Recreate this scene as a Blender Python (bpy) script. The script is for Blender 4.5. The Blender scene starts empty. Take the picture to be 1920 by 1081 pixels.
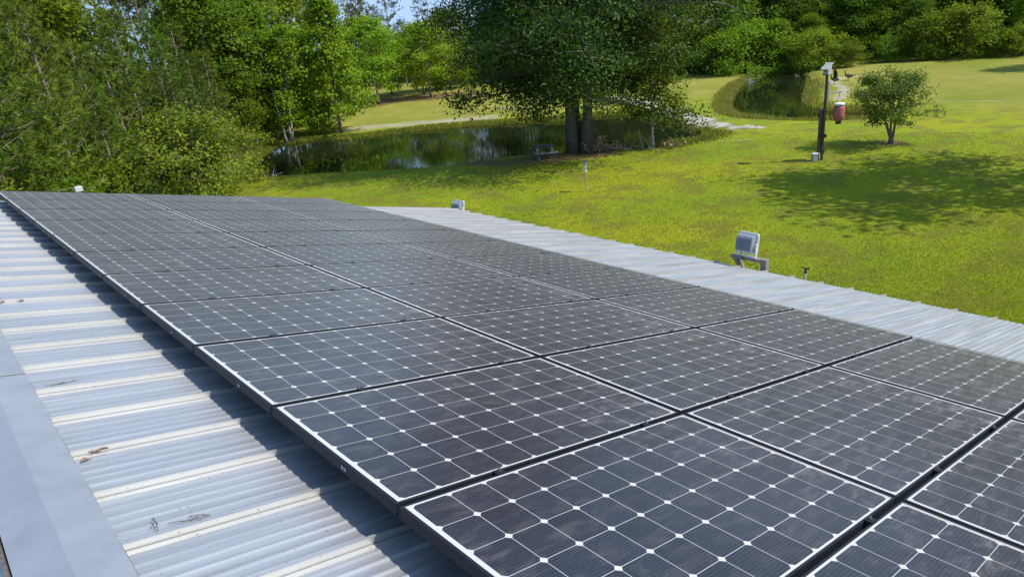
import bpy, math, random
import numpy as np
from mathutils import Matrix, Vector

sc = bpy.context.scene
COL = sc.collection
R = math.radians

# ------------------------------------------------------------------ camera
F_PX = 1295.94                                   # focal length in pixels of a 1920 wide photograph
CAM_M = np.array([[0.7380842, -0.3006971, 0.6039975],
                  [-0.6685486, -0.2052473, 0.7147841],
                  [-0.0909646, -0.9313725, -0.3525204]])   # image right / down / forward -> world
CAM_P = np.array([-0.896, -1.758, 5.8])
cam = bpy.data.cameras.new('camera')
camo = bpy.data.objects.new('camera', cam)
COL.objects.link(camo)
cam.sensor_width = 36.0
cam.lens = 36.0 * F_PX / 1920.0
cam.clip_start = 0.05
cam.clip_end = 2000.0
m = Matrix.Identity(4)
for i in range(3):
    m[i][0] = CAM_M[i, 0]
    m[i][1] = -CAM_M[i, 1]
    m[i][2] = -CAM_M[i, 2]
    m[i][3] = CAM_P[i]
camo.matrix_world = m
sc.camera = camo

# ------------------------------------------------------------------ sky, sun, exposure
SUN_EL = R(50)
SUN_H = (0.55, -0.835)
w = bpy.data.worlds.new('World')
sc.world = w
w.use_nodes = True
wn = w.node_tree.nodes
wl = w.node_tree.links
wn.clear()
sky = wn.new('ShaderNodeTexSky')
sky.sky_type = 'NISHITA'
sky.sun_disc = False
sky.sun_elevation = SUN_EL
sky.sun_rotation = math.atan2(SUN_H[0], SUN_H[1])
sky.air_density = 0.8
sky.dust_density = 0.25
sky.ozone_density = 2.5
tcw = wn.new('ShaderNodeTexCoord')
mpw = wn.new('ShaderNodeMapping')
mpw.inputs['Scale'].default_value = (2.2, 2.2, 7.0)
nzw = wn.new('ShaderNodeTexNoise')
nzw.inputs['Scale'].default_value = 2.6
nzw.inputs['Detail'].default_value = 8.0
nzw.inputs['Roughness'].default_value = 0.62
rpw = wn.new('ShaderNodeValToRGB')
rpw.color_ramp.elements[0].position = 0.53
rpw.color_ramp.elements[1].position = 0.70
mxw = wn.new('ShaderNodeMixRGB')
mxw.inputs[2].default_value = (3.0, 3.15, 3.35, 1)
bgw = wn.new('ShaderNodeBackground')
bgw.inputs['Strength'].default_value = 0.19
ouw = wn.new('ShaderNodeOutputWorld')
wl.new(tcw.outputs['Generated'], mpw.inputs['Vector'])
wl.new(mpw.outputs['Vector'], nzw.inputs['Vector'])
wl.new(nzw.outputs['Fac'], rpw.inputs['Fac'])
wl.new(rpw.outputs['Color'], mxw.inputs[0])
hsw = wn.new('ShaderNodeHueSaturation')
hsw.inputs['Saturation'].default_value = 1.12
wl.new(sky.outputs['Color'], hsw.inputs['Color'])
tnw = wn.new('ShaderNodeMixRGB')
tnw.blend_type = 'MULTIPLY'
tnw.inputs[0].default_value = 1.0
tnw.inputs[2].default_value = (0.95, 0.98, 1.0, 1)
wl.new(hsw.outputs['Color'], tnw.inputs[1])
clw = wn.new('ShaderNodeMixRGB')
clw.blend_type = 'DARKEN'
clw.inputs[0].default_value = 1.0
clw.inputs[2].default_value = (1.45, 2.1, 3.1, 1)
wl.new(tnw.outputs['Color'], clw.inputs[1])
wl.new(clw.outputs['Color'], mxw.inputs[1])
wl.new(mxw.outputs['Color'], bgw.inputs['Color'])
wl.new(bgw.outputs['Background'], ouw.inputs['Surface'])

sl = bpy.data.lights.new('sun', 'SUN')
sl.energy = 3.2
sl.angle = R(0.5)
sl.color = (1.0, 0.95, 0.86)
so = bpy.data.objects.new('sun', sl)
COL.objects.link(so)
sd = Vector((SUN_H[0] * math.cos(SUN_EL), SUN_H[1] * math.cos(SUN_EL), math.sin(SUN_EL))).normalized()
so.rotation_euler = sd.to_track_quat('Z', 'Y').to_euler()
so.location = (30, -40, 60)

sc.view_settings.view_transform = 'Standard'
sc.view_settings.look = 'None'
sc.view_settings.exposure = 0.85
sc.view_settings.gamma = 1.0
sc.render.engine = 'CYCLES'
sc.cycles.max_bounces = 8
sc.cycles.diffuse_bounces = 3
sc.cycles.glossy_bounces = 3
sc.cycles.transmission_bounces = 4
sc.cycles.transparent_max_bounces = 8


# ------------------------------------------------------------------ where a direction meets the ground
def ray(px, py):
    return CAM_M @ np.array([(px - 960) / F_PX, (py - 540.5) / F_PX, 1.0])


def G(px, py, z=0.0):
    d = ray(px, py)
    t = (z - CAM_P[2]) / d[2]
    return float(CAM_P[0] + d[0] * t), float(CAM_P[1] + d[1] * t)


def D(px, dist):
    """ground point in the compass direction of image column px at a horizontal distance"""
    d = ray(px, 150)
    h = d[:2] / np.linalg.norm(d[:2])
    return float(CAM_P[0] + h[0] * dist), float(CAM_P[1] + h[1] * dist)


# ------------------------------------------------------------------ helpers: objects
def tag(o, label=None, cat=None, group=None, kind=None):
    if label: o['label'] = label
    if cat: o['category'] = cat
    if group: o['group'] = group
    if kind: o['kind'] = kind
    return o


def empty(name, loc=(0, 0, 0), rot=(0, 0, 0), label=None, cat=None, group=None):
    o = bpy.data.objects.new(name, None)
    o.empty_display_size = 0.2
    o.location = loc
    o.rotation_euler = rot
    COL.objects.link(o)
    return tag(o, label, cat, group)


def dup(root, loc, rot=None, scale=None, label=None, group=None):
    r = root.copy()
    COL.objects.link(r)
    r.location = loc
    if rot is not None: r.rotation_euler = rot
    if scale is not None: r.scale = scale
    if label: r['label'] = label
    if group: r['group'] = group
    for ch in list(root.children):
        c = ch.copy()
        COL.objects.link(c)
        c.parent = r
        for g in list(ch.children):
            e = g.copy()
            COL.objects.link(e)
            e.parent = c
    return r


class MB:
    """collects polygons for ONE mesh object"""

    def __init__(s):
        s.V = []
        s.n = 0
        s.F = {}
        s.tint = {}
        s.mi = {}

    def add(s, V, F, tint=None, mi=0):
        V = np.asarray(V, float).reshape(-1, 3)
        F = np.asarray(F, int)
        k = F.shape[1]
        s.F.setdefault(k, []).append(F + s.n)
        s.tint.setdefault(k, []).append(np.full(len(F), 0.5) if tint is None else np.asarray(tint, float))
        s.mi.setdefault(k, []).append(np.full(len(F), mi, int))
        s.V.append(V)
        s.n += len(V)

    def box(s, c, d, rot=None, mi=0, taper=1.0):
        x, y, z = d[0] / 2, d[1] / 2, d[2] / 2
        V = np.array([(-x, -y, -z), (x, -y, -z), (x, y, -z), (-x, y, -z),
                      (-x * taper, -y * taper, z), (x * taper, -y * taper, z), (x * taper, y * taper, z), (-x * taper, y * taper, z)])
        if rot is not None:
            V = V @ np.array(rot).T
        V = V + np.array(c)
        s.add(V, [(0, 3, 2, 1), (4, 5, 6, 7), (0, 1, 5, 4), (1, 2, 6, 5), (2, 3, 7, 6), (3, 0, 4, 7)], mi=mi)

    def bar(s, a, b, w, h, up=(0, 0, 1), mi=0):
        a, b = np.array(a, float), np.array(b, float)
        z = b - a
        L = np.linalg.norm(z)
        z = z / L
        x = np.cross(np.array(up, float), z)
        if np.linalg.norm(x) < 1e-6: x = np.cross((1.0, 0, 0), z)
        x /= np.linalg.norm(x)
        y = np.cross(z, x)
        s.box((a + b) / 2, (w, h, L), np.c_[x, y, z], mi=mi)

    def tube(s, P, r, k=6, tint=None, cap=True, mi=0):
        P = np.asarray(P, float)
        n = len(P)
        r = np.broadcast_to(np.asarray(r, float), (n,))
        T = np.gradient(P, axis=0)
        T /= np.linalg.norm(T, axis=1)[:, None] + 1e-9
        up = np.array([0.0, 0, 1]) if abs(T[0][2]) < 0.9 else np.array([1.0, 0, 0])
        X = np.cross(up, T)
        X /= np.linalg.norm(X, axis=1)[:, None] + 1e-9
        Y = np.cross(T, X)
        a = np.arange(k) * 2 * math.pi / k
        V = P[:, None, :] + r[:, None, None] * (np.cos(a)[None, :, None] * X[:, None, :] + np.sin(a)[None, :, None] * Y[:, None, :])
        V = V.reshape(-1, 3)
        i = np.arange(n - 1)[:, None] * k
        j = np.arange(k)[None, :]
        j2 = (j + 1) % k
        F = np.stack([i + j, i + j2, i + k + j2, i + k + j], -1).reshape(-1, 4)
        s.add(V, F, None if tint is None else np.full(len(F), tint), mi)
        if cap:
            base = s.n - n * k
            s.F.setdefault(k, []).append(np.array([[base + q for q in range(k)][::-1], [base + (n - 1) * k + q for q in range(k)]]))
            s.tint.setdefault(k, []).append(np.full(2, 0.5 if tint is None else tint))
            s.mi.setdefault(k, []).append(np.full(2, mi, int))

    def lathe(s, prof, c=(0, 0, 0), k=24, mi=0):
        V = []
        for r, z in prof:
            for q in range(k):
                a = 2 * math.pi * q / k
                V.append((c[0] + r * math.cos(a), c[1] + r * math.sin(a), c[2] + z))
        F = []
        for i in range(len(prof) - 1):
            for q in range(k):
                q2 = (q + 1) % k
                F.append((i * k + q, i * k + q2, (i + 1) * k + q2, (i + 1) * k + q))
        s.add(V, F, mi=mi)

    def build(s, name, mats, parent=None, smooth=False, loc=None, rot=None):
        me = bpy.data.meshes.new(name)
        V = np.concatenate(s.V).astype(np.float32)
        me.vertices.add(len(V))
        me.vertices.foreach_set('co', V.ravel())
        ks = sorted(s.F)
        loops = np.concatenate([np.concatenate(s.F[k]).ravel() for k in ks])
        counts = np.concatenate([np.full(sum(len(a) for a in s.F[k]), k) for k in ks])
        tint = np.concatenate([np.concatenate(s.tint[k]) for k in ks]).astype(np.float32)
        mi = np.concatenate([np.concatenate(s.mi[k]) for k in ks]).astype(np.int32)
        me.loops.add(len(loops))
        me.loops.foreach_set('vertex_index', loops.astype(np.int32))
        me.polygons.add(len(counts))
        me.polygons.foreach_set('loop_start', np.r_[0, np.cumsum(counts)[:-1]].astype(np.int32))
        me.polygons.foreach_set('material_index', mi)
        me.polygons.foreach_set('use_smooth', np.full(len(counts), bool(smooth)))
        at = me.attributes.new('tint', 'FLOAT', 'FACE')
        at.data.foreach_set('value', tint)
        me.update(calc_edges=True)
        for q in (mats if isinstance(mats, (list, tuple)) else [mats]):
            me.materials.append(q)
        o = bpy.data.objects.new(name, me)
        COL.objects.link(o)
        if parent is not None: o.parent = parent
        if loc is not None: o.location = loc
        if rot is not None: o.rotation_euler = rot
        return o


def bevel(o, w=0.004, seg=2):
    b = o.modifiers.new('bevel', 'BEVEL')
    b.width = w
    b.segments = seg
    b.limit_method = 'ANGLE'
    return o


# ------------------------------------------------------------------ helpers: materials
class NT:
    def __init__(s, name):
        s.m = bpy.data.materials.new(name)
        s.m.use_nodes = True
        s.t = s.m.node_tree
        s.t.nodes.clear()
        s.out = s.t.nodes.new('ShaderNodeOutputMaterial')

    def n(s, typ, **kw):
        nd = s.t.nodes.new('ShaderNode' + typ)
        for k, v in kw.items():
            if hasattr(nd, k): setattr(nd, k, v)
        return nd

    def put(s, sock, v):
        if hasattr(v, 'is_linked') or hasattr(v, 'links'):
            s.t.links.new(v, sock)
        elif isinstance(v, (tuple, list)) and len(v) == 3 and sock.type == 'RGBA':
            sock.default_value = (*v, 1)
        else:
            sock.default_value = v

    def math(s, op, a, b=0.0, c=0.0):
        nd = s.n('Math', operation=op)
        s.put(nd.inputs[0], a)
        s.put(nd.inputs[1], b)
        s.put(nd.inputs[2], c)
        return nd.outputs[0]

    def mix(s, f, a, b, blend='MIX'):
        nd = s.n('MixRGB', blend_type=blend)
        s.put(nd.inputs[0], f)
        s.put(nd.inputs[1], a)
        s.put(nd.inputs[2], b)
        return nd.outputs[0]

    def coord(s, kind='Object', scale=None, rot=None, loc=None):
        o = s.n('TexCoord').outputs[kind]
        if scale or rot or loc:
            mp = s.n('Mapping')
            s.put(mp.inputs['Vector'], o)
            if scale: mp.inputs['Scale'].default_value = scale
            if rot: mp.inputs['Rotation'].default_value = rot
            if loc: mp.inputs['Location'].default_value = loc
            o = mp.outputs[0]
        return o

    def geo(s, scale=None):
        o = s.n('NewGeometry').outputs['Position']
        if scale:
            mp = s.n('Mapping')
            s.put(mp.inputs['Vector'], o)
            mp.inputs['Scale'].default_value = scale
            o = mp.outputs[0]
        return o

    def noise(s, vec, scale, detail=4.0, rough=0.55, dist=0.0):
        nd = s.n('TexNoise')
        s.put(nd.inputs['Vector'], vec)
        nd.inputs['Scale'].default_value = scale
        nd.inputs['Detail'].default_value = detail
        nd.inputs['Roughness'].default_value = rough
        nd.inputs['Distortion'].default_value = dist
        return nd.outputs['Fac']

    def ramp(s, f, a, b, ca=(0, 0, 0), cb=(1, 1, 1)):
        nd = s.n('ValToRGB')
        s.put(nd.inputs[0], f)
        e = nd.color_ramp.elements
        e[0].position, e[1].position = a, b
        e[0].color, e[1].color = (*ca, 1), (*cb, 1)
        return nd.outputs[0]

    def attr(s, name):
        return s.n('Attribute', attribute_name=name).outputs['Fac']

    def bump(s, h, strength=0.3, dist=0.02):
        nd = s.n('Bump')
        nd.inputs['Strength'].default_value = strength
        nd.inputs['Distance'].default_value = dist
        s.put(nd.inputs['Height'], h)
        return nd.outputs[0]

    def bsdf(s, **kw):
        nd = s.n('BsdfPrincipled')
        for k, v in kw.items():
            s.put(nd.inputs[k.replace('_', ' ')], v)
        return nd

    def finish(s, sh):
        s.t.links.new(sh, s.out.inputs['Surface'])
        return s.m


def simple(name, col, rough=0.6, metal=0.0, var=0.25, scale=20.0, spec=0.5, bump=0.0, stretch=None):
    t = NT(name)
    v = t.coord('Object', scale=stretch)
    f = t.noise(v, scale, 6.0, 0.65)
    dark = tuple(c * (1 - var) for c in col)
    lite = tuple(min(1, c * (1 + var)) for c in col)
    c = t.ramp(f, 0.3, 0.7, dark, lite)
    kw = dict(Base_Color=c, Roughness=t.math('MULTIPLY_ADD', f, 0.25, rough - 0.12), Metallic=metal)
    kw['Specular_IOR_Level'] = spec
    if bump: kw['Normal'] = t.bump(f, bump, 0.01)
    return t.finish(t.bsdf(**kw).outputs[0])


def leafmat(name, c1, c2, trans=0.35, hue=0.03, rough=0.55, spec=0.12):
    """leaves: two natural greens by leaf, each plant a little different, light shining through"""
    t = NT(name)
    c = t.mix(t.attr('tint'), c1, c2)
    rnd = t.n('ObjectInfo').outputs['Random']
    hs = t.n('HueSaturation')
    t.put(hs.inputs['Hue'], t.math('MULTIPLY_ADD', rnd, hue * 2, 0.5 - hue))
    rv = t.n('TexWhiteNoise', noise_dimensions='1D')
    t.put(rv.inputs['W'], rnd)
    t.put(hs.inputs['Value'], t.math('MULTIPLY_ADD', rv.outputs['Value'], 0.5, 0.75))
    t.put(hs.inputs['Color'], c)
    p = t.bsdf(Base_Color=hs.outputs[0], Roughness=rough)
    p.inputs['Specular IOR Level'].default_value = spec
    tr = t.n('BsdfTranslucent')
    t.put(tr.inputs['Color'], t.mix(1.0, hs.outputs[0], (1.25, 1.2, 0.5), 'MULTIPLY'))
    mx = t.n('MixShader')
    mx.inputs[0].default_value = trans
    t.t.links.new(p.outputs[0], mx.inputs[1])
    t.t.links.new(tr.outputs[0], mx.inputs[2])
    return t.finish(mx.outputs[0])

# ================================================================== BUILDING
PITCH = R(14)
CA, SA = math.cos(PITCH), math.sin(PITCH)
Z0 = 4.347                      # height of the array's upper edge
HP = 0.178                      # roof pan below the face of the panels
RIDGE_U, EAVE_U = -0.862, 8.04
V0, V1 = -6.0, 10.36
RIBP, RIB0, RIBH = 0.397, 0.085, 0.031


def RF(u, v, n):
    return np.array([u * CA + n * SA, v, Z0 - u * SA + n * CA])


def RH(px, py, h=HP):
    """photo pixel -> (u, v) on the roof pan"""
    d = ray(px, py)
    nn = np.array([SA, 0, CA])
    C = CAM_P - np.array([0, 0, Z0])
    t = (-h - nn @ C) / (nn @ d)
    P = C + d * t
    return P[0] * CA - P[2] * SA, P[1]


UVEC, VVEC, NVEC = np.array([CA, 0, -SA]), np.array([0, 1.0, 0]), np.array([SA, 0, CA])
RBASIS = np.c_[UVEC, VVEC, NVEC]


def metal_roof_mat():
    t = NT('galvanised_roof')
    pos = t.geo()
    f1 = t.noise(t.geo((0.7, 14, 0.7)), 1.6, 5, 0.6)
    f2 = t.noise(pos, 2.2, 5, 0.6)
    f3 = t.noise(pos, 160, 2, 0.5)
    c = t.ramp(f1, 0.3, 0.72, (0.395, 0.397, 0.395), (0.545, 0.545, 0.54))
    c = t.mix(t.math('MULTIPLY', t.ramp(f2, 0.52, 0.75), 0.35), c, (0.42, 0.41, 0.38))
    vo = t.n('TexVoronoi', feature='F1')
    t.put(vo.inputs['Vector'], pos)
    vo.inputs['Scale'].default_value = 26
    vo.inputs['Randomness'].default_value = 1.0
    spk = t.math('LESS_THAN', vo.outputs['Distance'], t.math('MULTIPLY_ADD', f2, 0.20, 0.0))
    c = t.mix(t.math('MULTIPLY', spk, 0.55), c, (0.16, 0.15, 0.14))
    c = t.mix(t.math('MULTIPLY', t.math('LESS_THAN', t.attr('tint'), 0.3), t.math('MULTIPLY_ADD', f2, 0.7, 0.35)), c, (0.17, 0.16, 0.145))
    rg = t.math('MULTIPLY_ADD', f1, 0.22, 0.35)
    p = t.bsdf(Base_Color=c, Roughness=rg, Metallic=0.61)
    p.inputs['Normal'].default_value = (0, 0, 0)
    t.t.links.new(t.bump(f3, 0.05, 0.002), p.inputs['Normal'])
    return t.finish(p.outputs[0])


M_ROOF = metal_roof_mat()
M_CAP = simple('ridge_cap_metal', (0.38, 0.385, 0.395), 0.48, 0.5, 0.13, 3.0)
M_WALL = simple('white_wall_metal', (0.7, 0.7, 0.67), 0.5, 0.1, 0.06, 2.0)
M_CLOSE = simple('closure_dirt', (0.11, 0.095, 0.08), 0.95, 0, 0.5, 60)
M_PLY = simple('deck_board', (0.3, 0.22, 0.14), 0.8, 0, 0.2, 6)

bld = empty('metal_building', (3.0, 2.0, 0), label='low metal building with pale ribbed roof under the solar array', cat='building')


def rel(o):          # parent with world coordinates kept
    o.parent = bld
    o.matrix_parent_inverse = Matrix.Translation((-3.0, -2.0, 0))
    return o


def roof_profile():
    pts = []
    k0 = int(math.floor((V0 - RIB0) / RIBP)) + 1
    v = RIB0 + k0 * RIBP
    pts.append((V0, 0))
    rs = np.random.RandomState(4)
    while v + RIBP < V1 + 0.2:
        dz = rs.uniform(-0.0015, 0.0015)
        pts += [(v - 0.016, 0), (v - 0.0155, 0.003), (v - 0.0045, 0.0032), (v - 0.004, 0.0005), (v - 0.0005, 0.0005), (v, RIBH + dz), (v + 0.012, RIBH + dz), (v + 0.0125, 0.001), (v + 0.02, 0)]
        for j in range(1, 56):
            q = 0.02 + (RIBP - 0.036 - 0.006) * j / 56.0
            z = 0.0
            for c in (0.062, 0.122, 0.182, 0.242, 0.302, 0.352):
                z += 0.0046 * math.exp(-((q - c) / 0.011) ** 2)
            if v + q < V1: pts.append((v + q, z))
        v += RIBP
    return [p for p in pts if p[0] <= V1]


prof = roof_profile()
mb = MB()
for side in (0, 1):
    V = []
    for (v, z) in prof:
        for u in (RIDGE_U, 2.0, 5.0, EAVE_U):
            p = RF(u, v, -HP + z)
            if side:
                p0 = RF(RIDGE_U, v, -HP + z)
                p = np.array([2 * p0[0] - p[0], p[1], p[2]])
            V.append(p)
    n = len(prof)
    Fq = []
    for i in range(n - 1):
        for j in range(3):
            a = i * 4 + j
            q = (a, a + 1, a + 5, a + 4)
            Fq.append(q if not side else q[::-1])
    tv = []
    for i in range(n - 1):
        band = abs(prof[i][1] - 0.0005) < 1e-6 and abs(prof[i + 1][1] - 0.0005) < 1e-6  # marks the darker line along the foot of each rib
        tv += [0.0 if band else 0.5] * 3
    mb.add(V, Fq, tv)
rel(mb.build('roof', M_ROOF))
# deck under the sheets
mb = MB()
ridge_x = RF(RIDGE_U, 0, -HP)[0]
ridge_z = RF(RIDGE_U, 0, -HP)[2]
ex, ez = RF(EAVE_U - 0.08, 0, -HP)[0], RF(EAVE_U - 0.08, 0, -HP)[2]
for sgn in (1, -1):
    V = []
    for v in (V0 + 0.02, V1 - 0.03):
        for (x, z) in ((ridge_x, ridge_z - 0.02), (ridge_x + sgn * (ex - ridge_x), ez - 0.02), (ridge_x + sgn * (ex - ridge_x), ez - 0.10), (ridge_x, ridge_z - 0.10)):
            V.append((x, v, z))
    mb.add(V, [(0, 1, 2, 3), (7, 6, 5, 4), (0, 4, 5, 1), (1, 5, 6, 2), (2, 6, 7, 3)])
rel(mb.build('roof_deck', M_PLY))
# walls with gable ends
wx = ex - 0.3 - ridge_x
wz = ridge_z - 0.10 - wx * math.tan(PITCH) - 0.02
mb = MB()
for sgn in (1, -1):
    mb.box((ridge_x + sgn * wx, (V0 + V1) / 2, wz / 2), (0.1, V1 - V0 - 0.8, wz))
for v in (V0 + 0.35, V1 - 0.35):
    V = [(ridge_x - wx, v - .05, 0), (ridge_x + wx, v - .05, 0), (ridge_x + wx, v - .05, wz), (ridge_x, v - .05, ridge_z - .13), (ridge_x - wx, v - .05, wz)]
    V += [(x, y + .1, z) for x, y, z in V]
    mb.add(V, [(0, 1, 2, 3, 4), (9, 8, 7, 6, 5)])
    mb.add(V, [(0, 5, 6, 1), (1, 6, 7, 2), (2, 7, 8, 3), (3, 8, 9, 4), (4, 9, 5, 0)])
rel(mb.build('wall', M_WALL))
# ridge cap: two lapped lengths
for (va, vb, lift) in ((V0, 2.345, 0.0), (2.315, V1, 0.005)):
    mb = MB()
    nn = -HP + RIBH + 0.006 + lift
    top, edge = RF(RIDGE_U, 0, nn), RF(-0.718, 0, nn)
    lipp = RF(-0.716, 0, nn - 0.016)
    xs = [(lipp[0], lipp[2]), (edge[0], edge[2]), (top[0], top[2])]
    prf = xs + [(2 * top[0] - x, z) for x, z in xs[:2][::-1]]
    V = []
    for x, z in prf:
        V += [(x, va, z), (x, vb, z)]
    V2 = [(x, y, z - 0.0018) for x, y, z in V]
    n = len(prf)
    Fq = [(2 * i, 2 * i + 1, 2 * i + 3, 2 * i + 2) for i in range(n - 1)]
    Fb = [(2 * n + a, 2 * n + d, 2 * n + c, 2 * n + b) for a, b, c, d in Fq]
    En = [(2 * i, 2 * i + 2, 2 * n + 2 * i + 2, 2 * n + 2 * i) for i in range(n - 1)]
    mb.add(V + V2, Fq + Fb + En)
    rel(mb.build('ridge_cap', M_CAP))
rs = np.random.RandomState(2)
for sgn in (1, -1):
    mb = MB()
    vv = V0
    while vv < V1:
        L = rs.uniform(0.03, 0.11)
        p = RF(-0.722 + rs.uniform(-0.0015, 0.0025), vv + L / 2, -HP + 0.0165)
        if sgn < 0: p[0] = 2 * ridge_x - p[0]
        mb.box(p, (0.012, L, 0.03), np.array([[CA, 0, sgn * SA], [0, 1, 0], [-sgn * SA, 0, CA]]))
        vv += L
    rel(mb.build('closure_strip', M_CLOSE))


# ================================================================== SOLAR ARRAY
PU, PV = 1.66, 1.007
LU, LV = 1.651, 0.986


def cell_mat():
    t = NT('solar_cells')
    co = t.coord('Object')
    sp = t.n('SeparateXYZ')
    t.put(sp.inputs[0], co)
    x, y = sp.outputs[0], sp.outputs[1]
    P = 0.1585
    cx = t.math('MULTIPLY_ADD', x, 1 / P, 5.0)
    cy = t.math('MULTIPLY_ADD', y, 1 / P, 3.0)
    fx = t.math('MULTIPLY', t.math('ABSOLUTE', t.math('SUBTRACT', t.math('FRACT', cx), 0.5)), P)
    fy = t.math('MULTIPLY', t.math('ABSOLUTE', t.math('SUBTRACT', t.math('FRACT', cy), 0.5)), P)
    inx = t.math('LESS_THAN', t.math('ABSOLUTE', x), 5 * P)
    iny = t.math('LESS_THAN', t.math('ABSOLUTE', y), 3 * P)
    a = t.math('LESS_THAN', fx, P / 2 - 0.0011)
    b = t.math('LESS_THAN', fy, P / 2 - 0.0011)
    c = t.math('LESS_THAN', t.math('ADD', fx, fy), P - 0.0165)
    cell = t.math('MULTIPLY', t.math('MULTIPLY', inx, iny), t.math('MULTIPLY', t.math('MULTIPLY', a, b), c))
    # wires along the slope
    wy = t.math('ABSOLUTE', t.math('SUBTRACT', t.math('FRACT', t.math('MULTIPLY', cy, 12.0)), 0.5))
    wire = t.math('MULTIPLY', t.math('GREATER_THAN', wy, 0.455), 1.0)
    br = t.noise(co, 90.0, 2, 0.5)
    wire = t.math('MULTIPLY', wire, t.math('MULTIPLY_ADD', br, 1.1, -0.1))
    rnd = t.n('ObjectInfo').outputs['Random']
    # every cell a slightly different dark blue
    wnz = t.n('TexWhiteNoise', noise_dimensions='4D')
    cb = t.n('CombineXYZ')
    t.put(cb.inputs[0], t.math('FLOOR', cx))
    t.put(cb.inputs[1], t.math('FLOOR', cy))
    t.put(wnz.inputs['Vector'], cb.outputs[0])
    t.put(wnz.inputs['W'], rnd)
    base = t.mix(wnz.outputs['Value'], (0.0055, 0.0075, 0.0165), (0.0105, 0.0140, 0.0290))
    col = t.mix(t.math('MULTIPLY', wire, 0.30), base, (0.30, 0.31, 0.33))
    col = t.mix(cell, (0.50, 0.50, 0.49), col)
    # dust: film, smears running down the slope, a tan deposit along the lower edge
    ge = t.geo()
    mp = t.n('Mapping')
    t.put(mp.inputs['Vector'], co)
    mp.inputs['Scale'].default_value = (3.0, 8.5, 1)
    off = t.n('CombineXYZ')
    t.put(off.inputs[0], t.math('MULTIPLY', rnd, 37.0))
    t.put(off.inputs[1], t.math('MULTIPLY', rnd, 91.0))
    t.t.links.new(off.outputs[0], mp.inputs['Location'])
    d1 = t.noise(mp.outputs[0], 2.0, 7, 0.68, 0.6)
    d2 = t.noise(ge, 1.1, 4, 0.6)
    d3 = t.noise(ge, 150.0, 3, 0.7)
    d4 = t.noise(ge, 34.0, 3, 0.6)
    low = t.ramp(t.math('MULTIPLY_ADD', x, 1.0, 0.0), 0.15, 0.83)
    smear = t.math('MULTIPLY', t.ramp(d1, 0.50, 0.74), t.math('MULTIPLY_ADD', t.ramp(d2, 0.35, 0.65), 0.75, 0.15))
    smear = t.math('MULTIPLY', smear, t.math('MULTIPLY_ADD', low, 0.75, 0.35))
    spk = t.ramp(d3, 0.62, 0.80)
    dust = t.math('ADD', t.math('MULTIPLY', smear, 0.50), t.math('MULTIPLY', spk, 0.11))
    dust = t.math('ADD', dust, t.math('MULTIPLY', t.ramp(d2, 0.25, 0.75), 0.03))
    lw = t.n('LayerWeight')
    lw.inputs['Blend'].default_value = 0.5
    graz = t.math('POWER', lw.outputs['Facing'], 3.0)
    dust = t.math('ADD', dust, t.math('MULTIPLY', graz, t.math('MULTIPLY_ADD', d1, 0.55, 0.10)))
    edge = t.math('MULTIPLY', t.ramp(x, 0.788, 0.800), t.math('MULTIPLY_ADD', d4, 0.9, 0.1))
    dust = t.math('MINIMUM', t.math('ADD', dust, t.math('MULTIPLY', edge, 0.85)), 0.9)
    col = t.mix(dust, col, t.mix(edge, (0.34, 0.325, 0.29), (0.25, 0.215, 0.165)))
    rough = t.math('MULTIPLY_ADD', dust, 0.5, 0.16)
    p = t.bsdf(Base_Color=col, Roughness=rough)
    p.inputs['Specular IOR Level'].default_value = 0.17
    p.inputs['Sheen Weight'].default_value = 0.05
    p.inputs['Sheen Roughness'].default_value = 0.35
    p.inputs['Sheen Tint'].default_value = (0.92, 0.89, 0.84, 1)
    return t.finish(p.outputs[0])


M_CELL = cell_mat()
M_FRAME = simple('black_anodised_frame', (0.012, 0.0135, 0.018), 0.5, 0.0, 0.2, 30, spec=0.25)
M_CLAMP = simple('black_clamp', (0.02, 0.02, 0.022), 0.5, 0.4, 0.2, 30)
M_BOLT = simple('steel_bolt', (0.28, 0.28, 0.28), 0.35, 0.9, 0.2, 80)
M_RAIL = simple('aluminium_rail', (0.45, 0.46, 0.47), 0.4, 0.9, 0.1, 10)


def sticker_mat():
    t = NT('barcode_sticker')
    s = t.n('SeparateXYZ')
    t.put(s.inputs[0], t.coord('Object'))
    wn_ = t.n('TexWhiteNoise', noise_dimensions='1D')
    t.put(wn_.inputs['W'], t.math('FLOOR', t.math('MULTIPLY', s.outputs[1], 700.0)))
    bars = t.math('MULTIPLY', t.math('GREATER_THAN', wn_.outputs['Value'], 0.5), t.math('GREATER_THAN', s.outputs[2], -0.004))
    c = t.mix(bars, (0.03, 0.03, 0.035), (0.45, 0.45, 0.44))
    return t.finish(t.bsdf(Base_Color=c, Roughness=0.5).outputs[0])


M_STICK = sticker_mat()


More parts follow.
